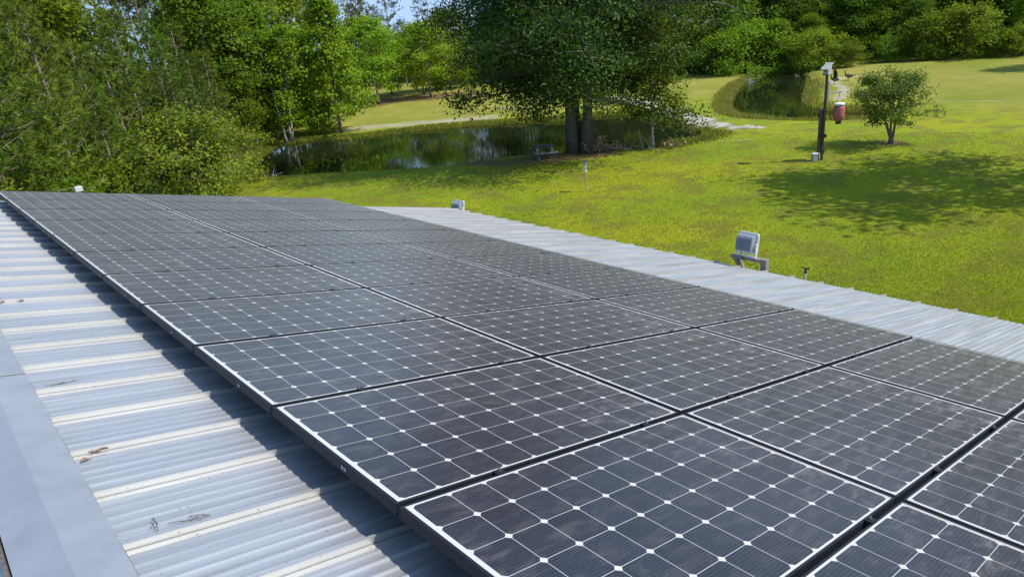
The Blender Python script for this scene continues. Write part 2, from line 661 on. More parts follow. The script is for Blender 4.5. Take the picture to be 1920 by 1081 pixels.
def make_panel():
    root = empty('solar_panel')
    fr = MB()
    hu, hv, lip, lu, H = LU / 2, LV / 2, 0.0095, 0.0145, 0.040
    for s in (-1, 1):
        fr.box((0, s * (hv - lip / 2), -H / 2), (LU, lip, H))
        fr.box((s * (hu - lu / 2), 0, -H / 2), (lu, LV - 2 * lip, H))
        fr.box((s * (hu - lu - 0.0125), 0, -H + 0.001), (0.025, LV - 2 * lip, 0.002))
    f = fr.build('frame', M_FRAME, root)
    bevel(f, 0.0008, 1)
    g = MB()
    g.box((0, 0, -0.0045), (LU - 2 * lu, LV - 2 * lip, 0.006))
    g.build('cell_sheet', M_CELL, root)
    for u in (-0.375, 0.535):
        c = MB()
        c.box((u, -(hv + 0.0105), 0.0025), (0.042, 0.031, 0.003))
        c.box((u, -(hv + 0.0105), -0.02), (0.042, 0.012, 0.042))
        cl = c.build('mid_clamp', M_CLAMP, root)
        b = MB()
        b.lathe([(0, 0.018), (0.004, 0.018), (0.004, 0.011), (0.0075, 0.011), (0.0075, 0.0045), (0, 0.0045)], (u, -(hv + 0.0105), 0), 6)
        b.build('bolt', M_BOLT, cl)
    return root


panel0 = make_panel()
ROW_WORD = ['nearest', 'second nearest', 'third', 'fourth', 'fifth', 'sixth', 'seventh', 'eighth', 'ninth', 'tenth', 'eleventh', 'farthest']
COL_WORD = ['beside the ridge', 'in the middle column', 'beside the eave']
COL_LOOK = ['edge over bare roof', 'tan and dirty along lower edge', 'next to the pale roof strip']
first = True
panels = {}
for r in range(-2, 10):
    for c in range(3):
        uc, vc = c * PU + LU / 2, r * PV + 0.5 * PV
        loc = RF(uc, vc, 0)
        rs = random.Random(r * 7 + c)
        rot = (rs.uniform(-.0012, .0012), PITCH + rs.uniform(-.0012, .0012), 0)
        lab = 'dark solar panel %s, %s row, %s' % (COL_WORD[c], ROW_WORD[r + 2], COL_LOOK[c])
        if first:
            p = panel0
            p.location, p.rotation_euler = loc, rot
            tag(p, lab, 'solar panel', 'solar panels of the roof array')
            first = False
        else:
            p = dup(panel0, loc, rot, label=lab)
        panels[(r, c)] = p
        if c == 0:
            s = MB()
            s.box((0, 0, 0), (0.0016, 0.026, 0.019))
            st = s.build('barcode_sticker', M_STICK, p, loc=(-LU / 2 - 0.0012, -0.5 * PV + 0.36 + 0.02 * rs.uniform(-1, 1), -0.024))

# rails under the array
RAIL_N = -0.040 - 0.021
for c in range(3):
    for ui, (uu, side) in enumerate(((0.45, 'upper'), (1.36, 'lower'))):
        u = c * PU + uu
        rt = empty('mounting_rail', RF(u, 4.0, RAIL_N), (0, PITCH, 0),
                   label='aluminium mounting rail under the %s side of the panels %s' % (side, COL_WORD[c]), cat='rail', group='rails under the solar array')
        b = MB()
        b.box((0, 0, 0), (0.04, 12.3, 0.04))
        b.build('rail', M_RAIL, rt)
        k = -5.9
        while k < 6.2:
            fb = MB()
            vk = 4.0 + k
            vk = RIB0 + round((vk - RIB0) / RIBP) * RIBP + 0.006 - 4.0
            fb.box((0, vk, -0.042), (0.04, 0.03, 0.042))
            fb.box((0, vk + 0.03, -0.05), (0.05, 0.03, 0.008))
            fb.build('rail_foot', M_RAIL, rt)
            k += RIBP * 3

# ================================================================== THINGS ALONG THE EAVE
M_WOOD = simple('weathered_wood', (0.20, 0.175, 0.15), 0.85, 0, 0.35, 9, bump=0.3, stretch=(6, 6, 0.6))
M_LAMPG = simple('grey_cast_lamp', (0.33, 0.36, 0.40), 0.5, 0.4, 0.08, 12)
M_LAMPW = simple('pale_lamp_frame', (0.62, 0.64, 0.66), 0.45, 0.3, 0.06, 12)
M_BLACKC = simple('black_cable', (0.015, 0.015, 0.015), 0.5)
M_PVC = simple('white_pvc', (0.50, 0.50, 0.49), 0.4, 0, 0.08, 10)
M_GLASS = simple('lamp_glass', (0.5, 0.52, 0.55), 0.1, 0, 0.05, 10, spec=0.8)


def make_floodlight():
    """faces +X (away from the roof); origin at the foot of its bracket"""
    root = empty('floodlight')
    tilt = Matrix.Rotation(R(10), 3, 'Y')
    T = np.array(tilt)
    c = np.array([0.0, 0, 0.20])

    def W(p):
        return T @ np.array(p) + c
    b = MB()
    # front plate with rounded corners
    w_, h_, r_ = 0.162, 0.155, 0.03
    ring = []
    for (sx, sy, a0) in ((1, 1, 0), (-1, 1, 90), (-1, -1, 180), (1, -1, 270)):
        for q in range(5):
            a = R(a0 + q * 22.5)
            ring.append((sx * (w_ - r_) + r_ * math.cos(a), sy * (h_ - r_) + r_ * math.sin(a)))
    n = len(ring)
    V = [W((0.03, y, z)) for y, z in ring] + [W((0.062, y, z)) for y, z in ring]
    b.add(V, [tuple(range(n))[::-1], tuple(range(n, 2 * n))])
    b.add(V, [(i, (i + 1) % n, n + (i + 1) % n, n + i) for i in range(n)])
    bevel(b.build('front_frame', M_LAMPW, root), 0.004, 2)
    g = MB()
    g.box(W((0.0645, 0, 0)), (0.004, 0.27, 0.255), T)
    g.build('lens', M_GLASS, root)
    # back housing, a rounded wedge
    b = MB()
    prof_ = [(0.03, 0.128), (0.0, 0.122), (-0.03, 0.105), (-0.052, 0.075), (-0.06, 0.03), (-0.06, -0.06), (-0.045, -0.105), (0.03, -0.125)]
    n = len(prof_)
    V = [W((x, -0.13, z)) for x, z in prof_] + [W((x, 0.13, z)) for x, z in prof_]
    b.add(V, [tuple(range(n)), tuple(range(n, 2 * n))[::-1]])
    b.add(V, [(i, n + i, n + (i + 1) % n, (i + 1) % n) for i in range(n)])
    hs = b.build('housing', M_LAMPG, root)
    fb = MB()
    for i in range(17):
        y = -0.124 + i * 0.0155
        out = [(x - 0.014 if x < 0.02 else x, z * 1.05) for x, z in prof_[1:-1]]
        inn = [(x, z) for x, z in prof_[1:-1]]
        k = len(out)
        for j in range(k - 1):
            V = [W((inn[j][0] - .001, y, inn[j][1])), W((out[j][0], y, out[j][1])), W((out[j + 1][0], y, out[j + 1][1])), W((inn[j + 1][0] - .001, y, inn[j + 1][1]))]
            V2 = [v + T @ np.array([0, 0.004, 0]) for v in V]
            fb.add(V + V2, [(0, 1, 2, 3), (7, 6, 5, 4), (1, 5, 6, 2), (0, 4, 5, 1), (3, 2, 6, 7)])
    fb.build('cooling_fins', M_LAMPG, hs)
    b = MB()
    for s in (-1, 1):
        b.box((0.0, s * 0.166, 0.11), (0.035, 0.006, 0.22))
        b.lathe([(0, 0.0), (0.016, 0.0), (0.016, 0.012), (0, 0.012)], (0, s * 0.166, 0.2), 10)
    b.box((0, 0, 0.004), (0.05, 0.338, 0.006))
    b.build('bracket', M_LAMPW, root)
    cb = MB()
    pts = [(-0.05, 0.05, 0.09), (-0.09, 0.03, 0.03), (-0.07, -0.05, -0.07), (-0.055, -0.12, -0.10), (-0.06, -0.2, -0.06), (-0.055, -0.24, -0.16), (-0.06, -0.25, -0.3)]
    cb.tube(pts, 0.005, 6)
    cb.build('cable', M_BLACKC, root)
    return root


def make_lamp_post():
    """origin at ground; arm runs to +Y at the top"""
    root = empty('lamp_post')
    b = MB()
    b.box((0, 0, 1.19), (0.09, 0.09, 2.38))
    bevel(b.build('post', M_WOOD, root), 0.004, 1)
    b = MB()
    b.box((0, 0.285, 2.347), (0.088, 0.48, 0.05))
    bevel(b.build('arm', M_WOOD, root), 0.004, 1)
    b = MB()
    b.bar((0, 0.47, 2.335), (0, 0.05, 1.78), 0.05, 0.085, (1, 0, 0))
    bevel(b.build('brace', M_WOOD, root), 0.003, 1)
    return root


LX = 7.86
lp = make_lamp_post()
lp.location = (LX, 2.97, 0)
tag(lp, 'weathered grey timber post with arm and brace carrying the nearer floodlight', 'lamp post', 'lamp posts along the eave')
fl = make_floodlight()
fl.location = (LX - 0.01, 3.26, 2.373)
fl.rotation_euler = (0, 0, R(-4))
tag(fl, 'grey finned floodlight on a timber arm beyond the eave, the larger and nearer one', 'floodlight', 'floodlights along the eave')
dup(lp, (LX, 9.89, -0.335), label='timber post behind the eave carrying the farther floodlight')
dup(fl, (LX - 0.01, 10.16, 2.04), (0, 0, R(3)), label='farther floodlight half hidden behind the ribs at the far end of the eave')

x_, y_ = 7.9, 2.39
sr = empty('sprinkler_riser', (x_, y_, 0), label='white pipe with black sprinkler head rising just past the eave', cat='sprinkler')
b = MB()
b.tube([(0, 0, 0), (0, 0, 1.2), (0.004, 0.002, 2.275)], 0.0135, 10)
b.build('pipe', M_PVC, sr)
b = MB()
b.lathe([(0, 2.27), (0.018, 2.27), (0.02, 2.30), (0.012, 2.305), (0.012, 2.33), (0, 2.335)], (0.004, 0.002, 0), 10)
b.bar((0.004, -0.045, 2.335), (0.004, 0.05, 2.345), 0.012, 0.016)
b.box((0.004, -0.04, 2.345), (0.016, 0.014, 0.03))
b.build('sprinkler_head', M_BLACKC, sr)

vp = empty('vent_pipe', (1.08, 10.72, 0), label='small white capped vent pipe standing behind the far roof edge', cat='vent')
b = MB()
b.tube([(0, 0, 0), (0, 0, 4.03)], 0.03, 12)
b.build('pipe', M_PVC, vp)
b = MB()
b.box((0, 0, 4.065), (0.105, 0.10, 0.07))
b.box((0, 0, 4.104), (0.09, 0.085, 0.010))
bevel(b.build('cap', M_PVC, vp), 0.01, 2)

# ================================================================== LITTER ON THE ROOF
M_DRY = simple('dry_leaf', (0.24, 0.13, 0.06), 0.8, 0, 0.35, 40)
M_DRY2 = simple('rust_leaf', (0.24, 0.075, 0.035), 0.8, 0, 0.3, 40)
M_STRAW = simple('pine_straw', (0.22, 0.13, 0.065), 0.85, 0, 0.4, 60)
M_TWIG = simple('grey_twig', (0.10, 0.075, 0.06), 0.9, 0, 0.3, 60)


def leaf_obj(px, py, L, W_, ang, mat, label, group):
    u, v = RH(px, py)
    p = RF(u, v, -HP + 0.006)
    b = MB()
    nx, ny = 7, 5
    V = []
    for i in range(nx):
        tt = i / (nx - 1)
        wd = W_ * math.sin(math.pi * (0.06 + 0.9 * tt)) ** 0.8
        for j in range(ny):
            s = j / (ny - 1) - 0.5
            V.append((L * (tt - .5), wd * s, 0.006 * math.sin(3.2 * tt) + 0.014 * s * s * (1 + tt) - 0.001 * i * s))
    Fq = [(i * ny + j, (i + 1) * ny + j, (i + 1) * ny + j + 1, i * ny + j + 1) for i in range(nx - 1) for j in range(ny - 1)]
    b.add(V, Fq)
    b.tube([(-L * .5, 0, 0.0), (-L * .62, 0.004, 0.003), (-L * .75, 0.003, 0.012)], 0.0012, 5)
    o = b.build('dry_leaf', mat, smooth=True)
    o.matrix_world = Matrix.Translation(p) @ Matrix.Rotation(PITCH, 4, 'Y') @ Matrix.Rotation(ang, 4, 'Z')
    return tag(o, label, 'leaf', group)


leaf_obj(160, 866, 0.036, 0.017, R(200), M_DRY, 'curled tan leaf lying flat on the pan below the ridge cap', 'dry leaves on the roof')
leaf_obj(166, 851, 0.03, 0.014, R(150), M_DRY, 'small folded brown leaf beside a rib and the ridge cap', 'dry leaves on the roof')
leaf_obj(192, 847, 0.055, 0.011, R(8), M_DRY2, 'rust red leaf caught in pine straw against a rib', 'dry leaves on the roof')
leaf_obj(3, 570, 0.04, 0.02, R(30), M_DRY2, 'orange red leaf on the roof at the left picture edge', 'dry leaves on the roof')
leaf_obj(40, 567, 0.03, 0.011, R(5), M_TWIG, 'dark dead leaf against a rib left of the array', 'dry leaves on the roof')


def straw(name, pa, pb, n, spread, mat, label, cat, seed, lift=0.008, rad=0.0013, wild=0.0):
    rs = np.random.RandomState(seed)
    a, c = np.array(RH(*pa)), np.array(RH(*pb))
    b = MB()
    for i in range(n):
        t0 = rs.uniform(0, 0.75)
        t1 = min(1.0, t0 + rs.uniform(0.2, 0.45))
        pts = []
        off = rs.normal(0, spread)
        for q in np.linspace(t0, t1, 5):
            u, v = a + (c - a) * q
            v += off + rs.normal(0, spread * 0.25) + wild * math.sin(3 * q + i)
            pts.append(RF(u, v, -HP + lift + abs(rs.normal(0, 0.003))))
        b.tube(pts, rad, 4)
    o = b.build(name, mat)
    return tag(o, label, cat)


straw('pine_straw', (166, 852), (215, 836), 34, 0.006, M_STRAW, 'clump of brown pine straw against a rib near the ridge cap', 'pine straw', 1)
straw('pine_straw', (215, 838), (318, 820), 14, 0.003, M_TWIG, 'thin dark line of pine needles along the foot of a rib', 'pine straw', 2)
straw('pine_straw', (312, 822), (432, 797), 44, 0.004, M_STRAW, 'long bundle of tan pine straw along a rib by the array shadow', 'pine straw', 3)
straw('pine_straw', (405, 980), (432, 975), 16, 0.004, M_STRAW, 'short dark bit of pine straw at the foot of the nearest rib', 'pine straw', 5)
straw('twig', (278, 990), (395, 970), 5, 0.012, M_TWIG, 'thin bare twig with curled end lying on the nearest pan', 'twig', 6, wild=0.012)
straw('twig', (80, 738), (172, 720), 4, 0.008, M_TWIG, 'thin curved twig resting on a rib left of the array', 'twig', 7, lift=0.03, wild=0.01)
b = MB()
for pts in ([(284, 978), (289, 986), (296, 992), (290, 996)], [(296, 1000), (294, 992), (288, 980), (285, 979)], [(281, 995), (288, 991), (296, 989)]):
    b.tube([RF(*RH(*q), -HP + 0.012 + 0.01 * math.sin(i)) for i, q in enumerate(pts)], 0.0013, 5)
tag(b.build('twig', M_TWIG), 'small knotted tuft of dead twig on the nearest pan', 'twig')

# ================================================================== LAND AND WATER
WZ = -0.16
P1 = [(470, 312), (499, 290), (518, 274), (566, 267), (617, 261), (645, 264), (701, 257), (786, 246), (870, 238), (960, 233), (1049, 230),
      (1100, 222), (1159, 216), (1199, 219), (1232, 229), (1260, 234), (1286, 241), (1317, 248), (1322, 256), (1300, 264), (1259, 272), (1230, 276),
      (1180, 279), (1150, 281), (1110, 284), (1060, 286), (1000, 289), (960, 292), (904, 299), (858, 307), (785, 314), (743, 316), (634, 321),
      (538, 327), (478, 330)]
P2 = [(1369, 196), (1381, 170), (1406, 153), (1442, 141), (1481, 137), (1512, 138), (1514, 161), (1503, 184), (1514, 201), (1545, 208), (1590, 212), (1650, 214),
      (1640, 222), (1600, 224), (1532, 227), (1455, 224), (1397, 221), (1374, 211)]


def smooth_poly(pts, it=2):
    p = np.array(pts)
    for _ in range(it):
        q = np.roll(p, -1, 0)
        p = np.stack([p * .75 + q * .25, p * .25 + q * .75], 1).reshape(-1, 2)
    return p


POND1 = smooth_poly([G(x, y, WZ) for x, y in P1])
POND2 = smooth_poly([G(x, y, WZ) for x, y in P2])


def sdist(P, poly):
    """signed distance to a closed polygon, negative inside"""
    A = poly
    B = np.roll(poly, -1, 0)
    d2 = np.full(len(P), 1e9)
    ins = np.zeros(len(P), bool)
    for a, b_ in zip(A, B):
        e = b_ - a
        wv = P - a
        t = np.clip((wv @ e) / (e @ e + 1e-12), 0, 1)
        q = wv - t[:, None] * e
        d2 = np.minimum(d2, (q * q).sum(1))
        cnd = ((a[1] > P[:, 1]) != (b_[1] > P[:, 1]))
        with np.errstate(divide='ignore', invalid='ignore'):
            xx = e[0] * (P[:, 1] - a[1]) / (e[1] if e[1] != 0 else 1e-12) + a[0]
        ins ^= cnd & (P[:, 0] < xx)
    d = np.sqrt(d2)
    return np.where(ins, -d, d)


def sst(x, a, b):
    t = np.clip((x - a) / (b - a), 0, 1)
    return t * t * (3 - 2 * t)


def polydist(P, line):
    d2 = np.full(len(P), 1e9)
    for a, b_ in zip(line[:-1], line[1:]):
        e = b_ - a
        wv = P - a
        t = np.clip((wv @ e) / (e @ e), 0, 1)
        q = wv - t[:, None] * e
        d2 = np.minimum(d2, (q * q).sum(1))
    return np.sqrt(d2)


def ground_z(P):
    P = np.atleast_2d(np.asarray(P, float))
    d = np.minimum(sdist(P, POND1), sdist(P, POND2))
    z = -0.19 * (1 - sst(d, 0.0, 1.2)) - 0.9 * (1 - sst(d, -2.5, 0.0))
    x, y = P[:, 0], P[:, 1]
    far = sst(d, 2, 6)
    z = z + far * (0.05 * np.sin(x * .31 + 1) * np.cos(y * .27) + 0.03 * np.sin(x * .9 + y * .7))
    return z


def gz(x, y):
    return float(ground_z([(x, y)])[0])


def axis(lo, a, b, hi, st):
    mid = np.arange(a, b + st / 2, st)
    l, r = [], []
    s, v = st, a
    while v > lo:
        s *= 1.35
        v -= s
        l.append(v)
    s, v = st, b
    while v < hi:
        s *= 1.35
        v += s
        r.append(v)
    return np.r_[l[::-1], mid, r]


gx = axis(-350, -4, 72, 420, 0.4)
gy = axis(-260, -8, 72, 420, 0.4)
GX, GY = np.meshgrid(gx, gy, indexing='ij')
GP = np.c_[GX.ravel(), GY.ravel()]
d1, d2 = sdist(GP, POND1), sdist(GP, POND2)
GZ = ground_z(GP)
nx, ny = len(gx), len(gy)
mb = MB()
I = (np.arange(nx - 1)[:, None] * ny + np.arange(ny - 1)[None, :]).ravel()
mb.add(np.c_[GP, GZ], np.stack([I, I + ny, I + ny + 1, I + 1], -1))


def blob(c, rx, ry=None, ang=0.0):
    ry = ry or rx
    q = GP - np.array(c)
    ca_, sa_ = math.cos(ang), math.sin(ang)
    a, b_ = q[:, 0] * ca_ + q[:, 1] * sa_, -q[:, 0] * sa_ + q[:, 1] * ca_
    return 1 - sst(np.sqrt((a / rx) ** 2 + (b_ / ry) ** 2), 0.35, 1.0)


def pxline(pts):
    return np.array([G(x, y) for x, y in pts])


BIGT = np.array(G(1085, 284))
FEED = np.array(G(1536, 298))
SHRUB = np.array(G(1671, 270))
# dirt, straw, sand and dry field masks (what the ground itself is made of)
straw_m = np.maximum.reduce([blob(BIGT, 3.6, 3.0), blob(G(1000, 300), 3.4, 1.5, 2.4), blob(G(900, 305), 2.4, 0.9, 2.3) * .8,
                             blob(G(690, 200), 5, 3), blob(G(760, 185), 10, 6, 2.4), blob(G(820, 182), 7, 4, 2.4), blob(SHRUB, 1.0, 0.8),
                             blob(FEED + np.array([-.5, .5]), 1.1, 0.6, 2.3) * .8, blob(G(1230, 272), 1.5, .8, 2.3)])
sand_m = np.maximum.reduce([0.56 - 0.56 * sst(polydist(GP, pxline([(662, 242), (720, 236), (790, 230), (850, 226), (905, 221)])), 0.3, 3.2),
                            0.62 * (1 - sst(polydist(GP, pxline([(1610, 142), (1600, 143), (1575, 147), (1562, 153), (1568, 160), (1583, 163), (1580, 175), (1572, 187)])), 0.15, 0.75)),
                            0.7 * (1 - sst(polydist(GP, pxline([(940, 205), (985, 203)])), 0.1, 0.8)),
                            0.75 * blob(G(455, 290), 2.4, 1.3, 2.0), 0.42 * (1 - sst(polydist(GP, pxline([(1740, 189), (1880, 188)])), 0.1, 0.6)),
                            0.6 * blob(G(1385, 262), 1.6, .4, 2.3)])
dry_m = np.maximum(sst(GP[:, 0] - 0.25 * GP[:, 1], 33, 42), sst(GP[:, 0] + GP[:, 1], 62, 74)) * 0.9
bank_m = np.maximum(1 - sst(d1, 0.25, 1.3), 0.8 * (1 - sst(d2, 0.0, 0.6)))
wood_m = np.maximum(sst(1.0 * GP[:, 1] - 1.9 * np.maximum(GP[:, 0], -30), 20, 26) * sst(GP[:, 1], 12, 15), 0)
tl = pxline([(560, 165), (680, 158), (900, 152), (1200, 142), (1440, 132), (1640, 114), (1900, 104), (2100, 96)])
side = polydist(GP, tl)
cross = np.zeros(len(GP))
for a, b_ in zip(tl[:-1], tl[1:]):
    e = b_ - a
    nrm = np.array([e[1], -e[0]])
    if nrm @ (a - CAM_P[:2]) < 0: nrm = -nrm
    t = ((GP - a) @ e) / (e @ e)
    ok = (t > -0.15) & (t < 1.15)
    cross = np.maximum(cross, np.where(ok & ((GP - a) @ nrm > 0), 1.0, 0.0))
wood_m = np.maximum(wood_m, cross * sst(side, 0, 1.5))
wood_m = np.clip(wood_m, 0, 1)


def ground_mat():
    t = NT('lawn_and_soil')
    p = t.geo()
    n1 = t.noise(p, 0.16, 4, 0.6, 0.4)
    n2 = t.noise(p, 0.75, 5, 0.65)
    n3 = t.noise(p, 7.0, 6, 0.75)
    n4 = t.noise(p, 60.0, 3, 0.7)
    g = t.mix(t.ramp(n1, 0.34, 0.66), (0.180, 0.248, 0.012), (0.292, 0.304, 0.013))
    g = t.mix(t.math('MULTIPLY', t.ramp(n2, 0.5, 0.72), 0.6), g, (0.062, 0.110, 0.010))
    g = t.mix(t.math('MULTIPLY', t.ramp(n2, 0.52, 0.28), 0.5), g, (0.20, 0.165, 0.035))
    dry = t.math('MULTIPLY', t.attr('dry'), 1.0)
    field = t.mix(t.ramp(n1, 0.35, 0.65), (0.20, 0.215, 0.025), (0.33, 0.28, 0.07))
    field = t.mix(t.math('MULTIPLY', t.ramp(n2, 0.4, 0.7), 0.5), field, (0.175, 0.215, 0.02))
    g = t.mix(dry, g, field)
    g = t.mix(t.math('MULTIPLY', t.ramp(n3, 0.38, 0.70), 0.16), g, (0.055, 0.075, 0.008))
    g = t.mix(t.math('MULTIPLY', t.ramp(n4, 0.60, 0.78), 0.25), g, (0.27, 0.26, 0.06))

    def patch(a, soft=0.22, nz=n2, nz2=n3):
        v = t.math('ADD', t.attr(a), t.math('MULTIPLY_ADD', nz, 0.7, -0.35))
        v = t.math('ADD', v, t.math('MULTIPLY_ADD', nz2, 0.5, -0.25))
        return t.ramp(v, 0.5 - soft, 0.5 + soft)
    strawc = t.mix(n3, (0.10, 0.065, 0.032), (0.20, 0.125, 0.065))
    g = t.mix(t.math('MULTIPLY', patch('straw'), 0.85), g, strawc)
    sandc = t.mix(n3, (0.27, 0.23, 0.16), (0.50, 0.45, 0.36))
    g = t.mix(patch('sand', 0.2), g, sandc)
    bankc = t.mix(n3, (0.022, 0.020, 0.012), (0.06, 0.055, 0.02))
    g = t.mix(patch('bank', 0.15), g, bankc)
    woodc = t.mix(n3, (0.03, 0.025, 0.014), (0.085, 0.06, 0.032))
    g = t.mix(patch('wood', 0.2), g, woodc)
    b = t.bsdf(Base_Color=g, Roughness=0.9)
    b.inputs['Specular IOR Level'].default_value = 0.12
    hh = t.math('ADD', t.math('MULTIPLY', n4, 0.5), n3)
    t.t.links.new(t.bump(hh, 0.75, 0.06), b.inputs['Normal'])
    return t.finish(b.outputs[0])


M_GROUND = ground_mat()
ground = mb.build('ground', M_GROUND, smooth=True)
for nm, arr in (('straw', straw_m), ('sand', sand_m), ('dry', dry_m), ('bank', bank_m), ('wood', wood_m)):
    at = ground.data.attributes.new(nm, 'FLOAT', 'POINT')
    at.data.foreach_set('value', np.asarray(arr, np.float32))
tag(ground, kind='structure')


def water_mat():
    t = NT('pond_water')
    p = t.geo()
    n1 = t.noise(p, 5.0, 3, 0.5)
    n2 = t.noise(p, 0.35, 3, 0.5)
    hgt = t.math('MULTIPLY', n1, t.ramp(n2, 0.3, 0.75, (0.15,) * 3, (1, 1, 1)))
    c = t.mix(n2, (0.008, 0.012, 0.005), (0.013, 0.017, 0.007))
    b = t.bsdf(Base_Color=c, Roughness=0.04, IOR=1.245)
    b.inputs['Specular IOR Level'].default_value = 0.5
    t.t.links.new(t.bump(hgt, 0.13, 0.012), b.inputs['Normal'])
    return t.finish(b.outputs[0])


M_WATER = water_mat()
for poly, nm in ((POND1, 'pond'), (POND2, 'pond')):
    c = poly.mean(0)
    # grown outwards a little so that the bank, not the sheet's edge, makes the shoreline
    nrm = np.roll(poly, -1, 0) - np.roll(poly, 1, 0)
    nrm = np.c_[nrm[:, 1], -nrm[:, 0]]
    nrm /= np.linalg.norm(nrm, axis=1)[:, None]
    trial = poly + 0.02 * nrm
    if sdist(trial, poly).mean() < 0: nrm = -nrm
    big = poly + 0.25 * nrm
    b = MB()
    n = len(big)
    b.add(np.c_[big, np.full(n, WZ)], [tuple(range(n))])
    o = b.build(nm, M_WATER)
    if o.data.polygons[0].normal.z < 0: o.data.flip_normals()
    tag(o, kind='structure')


# ------------------------------------------------------------------ gravel track
def track_mat():
    t = NT('pale_gravel')
    p = t.geo()
    a, b_ = t.noise(p, 1.1, 5, 0.65), t.noise(p, 14, 4, 0.7)
    c = t.mix(b_, (0.25, 0.225, 0.18), (0.52, 0.48, 0.41))
    c = t.mix(t.math('MULTIPLY', t.ramp(a, 0.44, 0.60), 0.85), c, (0.14, 0.15, 0.03))
    s = t.bsdf(Base_Color=c, Roughness=0.95)
    t.t.links.new(t.bump(b_, 0.5, 0.04), s.inputs['Normal'])
    return t.finish(s.outputs[0])


tr = pxline([(1150, 180), (1200, 192), (1245, 204), (1272, 211), (1300, 221), (1335, 232), (1372, 238), (1402, 240), (1438, 239)])
for _ in range(2):
    q = [tr[0]]
    for a, b_ in zip(tr[:-1], tr[1:]): q += [a * .75 + b_ * .25, a * .25 + b_ * .75]
    tr = np.array(q + [tr[-1]])
dense = np.concatenate([np.linspace(a, b_, 6)[:-1] for a, b_ in zip(tr[:-1], tr[1:])])
tang = np.gradient(dense, axis=0)
tang /= np.linalg.norm(tang, axis=1)[:, None]
nor = np.c_[-tang[:, 1], tang[:, 0]]
rs = np.random.RandomState(8)
n = len(dense)
taper = np.minimum(1, np.linspace(0, 1, n)[::-1] * 6 + 0.05)
wl_ = (0.62 + 0.24 * np.convolve(rs.normal(0, 1, n + 4), np.ones(5) / 2.5, 'valid')) * taper
wr_ = (0.62 + 0.24 * np.convolve(rs.normal(0, 1, n + 4), np.ones(5) / 2.5, 'valid')) * taper
Ws = [-1, -.5, 0, .5, 1]
V = []
for i in range(n):
    for s in Ws:
        q = dense[i] + nor[i] * (s * (wl_[i] if s < 0 else wr_[i]))
        V.append((q[0], q[1], gz(*q) + 0.03 - 0.02 * abs(s)))
b = MB()
I = (np.arange(n - 1)[:, None] * 5 + np.arange(4)[None, :]).ravel()
b.add(V, np.stack([I, I + 1, I + 6, I + 5], -1))
tag(b.build('gravel_track', track_mat()), kind='structure')


# ================================================================== GRASS (uncountable)
def blades(P, H_, W_, lean, tintv, seed, up=0.0):
    """one bent two-quad blade at every ground point"""
    rs = np.random.RandomState(seed)
    n = len(P)
    a = rs.uniform(0, 2 * math.pi, n)
    wd = np.c_[np.cos(a), np.sin(a), np.zeros(n)] * (W_ * rs.uniform(.6, 1.3, n))[:, None]
    b_ = rs.uniform(0, 2 * math.pi, n)
    h = H_ * rs.uniform(0.5, 1.25, n)
    ln = lean * h * rs.uniform(0.2, 1.0, n)
    dirv = np.c_[np.cos(b_) * ln, np.sin(b_) * ln, h]
    mid = P + dirv * np.array([0.35, 0.35, 0.58])
    tip = P + dirv
    V = np.stack([P - wd / 2, P + wd / 2, mid + wd * .4, mid - wd * .4, tip], 1).reshape(-1, 3)
    i = np.arange(n)[:, None] * 5
    return V, i + np.array([0, 1, 2, 3]), i + np.array([3, 2, 4]), tintv


def grass_mat(name, cols, trans=0.45):
    t = NT(name)
    ti = t.attr('tint')
    nd = t.n('ValToRGB')
    t.put(nd.inputs[0], ti)
    e = nd.color_ramp.elements
    while len(e) < len(cols): e.new(0.5)
    for k, c in enumerate(cols):
        e[k].position = k / (len(cols) - 1)
        e[k].color = (*c, 1)
    p = t.geo()
    n1 = t.noise(p, 0.16, 4, 0.6, 0.4)
    c = t.mix(t.math('MULTIPLY', t.ramp(n1, 0.36, 0.66), 0.42), nd.outputs[0], (0.29, 0.27, 0.016))
    s = t.bsdf(Base_Color=c, Roughness=0.55)
    s.inputs['Specular IOR Level'].default_value = 0.25
    tr_ = t.n('BsdfTranslucent')
    t.put(tr_.inputs['Color'], c)
    mx = t.n('MixShader')
    mx.inputs[0].default_value = trans
    t.t.links.new(s.outputs[0], mx.inputs[1])
    t.t.links.new(tr_.outputs[0], mx.inputs[2])
    return t.finish(mx.outputs[0])


M_BLADE = grass_mat('lawn_blades', [(0.138, 0.215, 0.012), (0.240, 0.310, 0.014), (0.315, 0.342, 0.022), (0.38, 0.35, 0.09)])
M_TALL = grass_mat('bank_grass_blades', [(0.080, 0.130, 0.012), (0.165, 0.220, 0.018), (0.27, 0.265, 0.035), (0.40, 0.33, 0.12)])

# mown lawn between the building and the ponds
rs = np.random.RandomState(11)
NB = 460000
u_ = rs.uniform(0, 1, NB)
pxs = rs.uniform(380, 2560, NB)
pys = 250 + (640 - 250) * u_ ** 0.9
dd = np.stack([(pxs - 960) / F_PX, (pys - 540.5) / F_PX, np.ones(NB)], 1) @ CAM_M.T
tt = -CAM_P[2] / dd[:, 2]
LP = CAM_P[:2] + dd[:, :2] * tt[:, None]
keep = (LP[:, 0] > 7.3) & (LP[:, 0] < 40) & (LP[:, 1] < 40)
LP = LP[keep]
LP = LP + rs.normal(0, 0.15, LP.shape)
dmin = np.minimum(sdist(LP, POND1), sdist(LP, POND2))
dtree = np.minimum(np.linalg.norm(LP - BIGT, axis=1) / 2.6, np.linalg.norm(LP - SHRUB, axis=1) / 0.5)
keep = (dmin > 0.9) & (dtree > 1) & (LP[:, 1] > -14)
LP = LP[keep]
LPz = ground_z(LP)
dist = np.linalg.norm(LP - CAM_P[:2], axis=1)
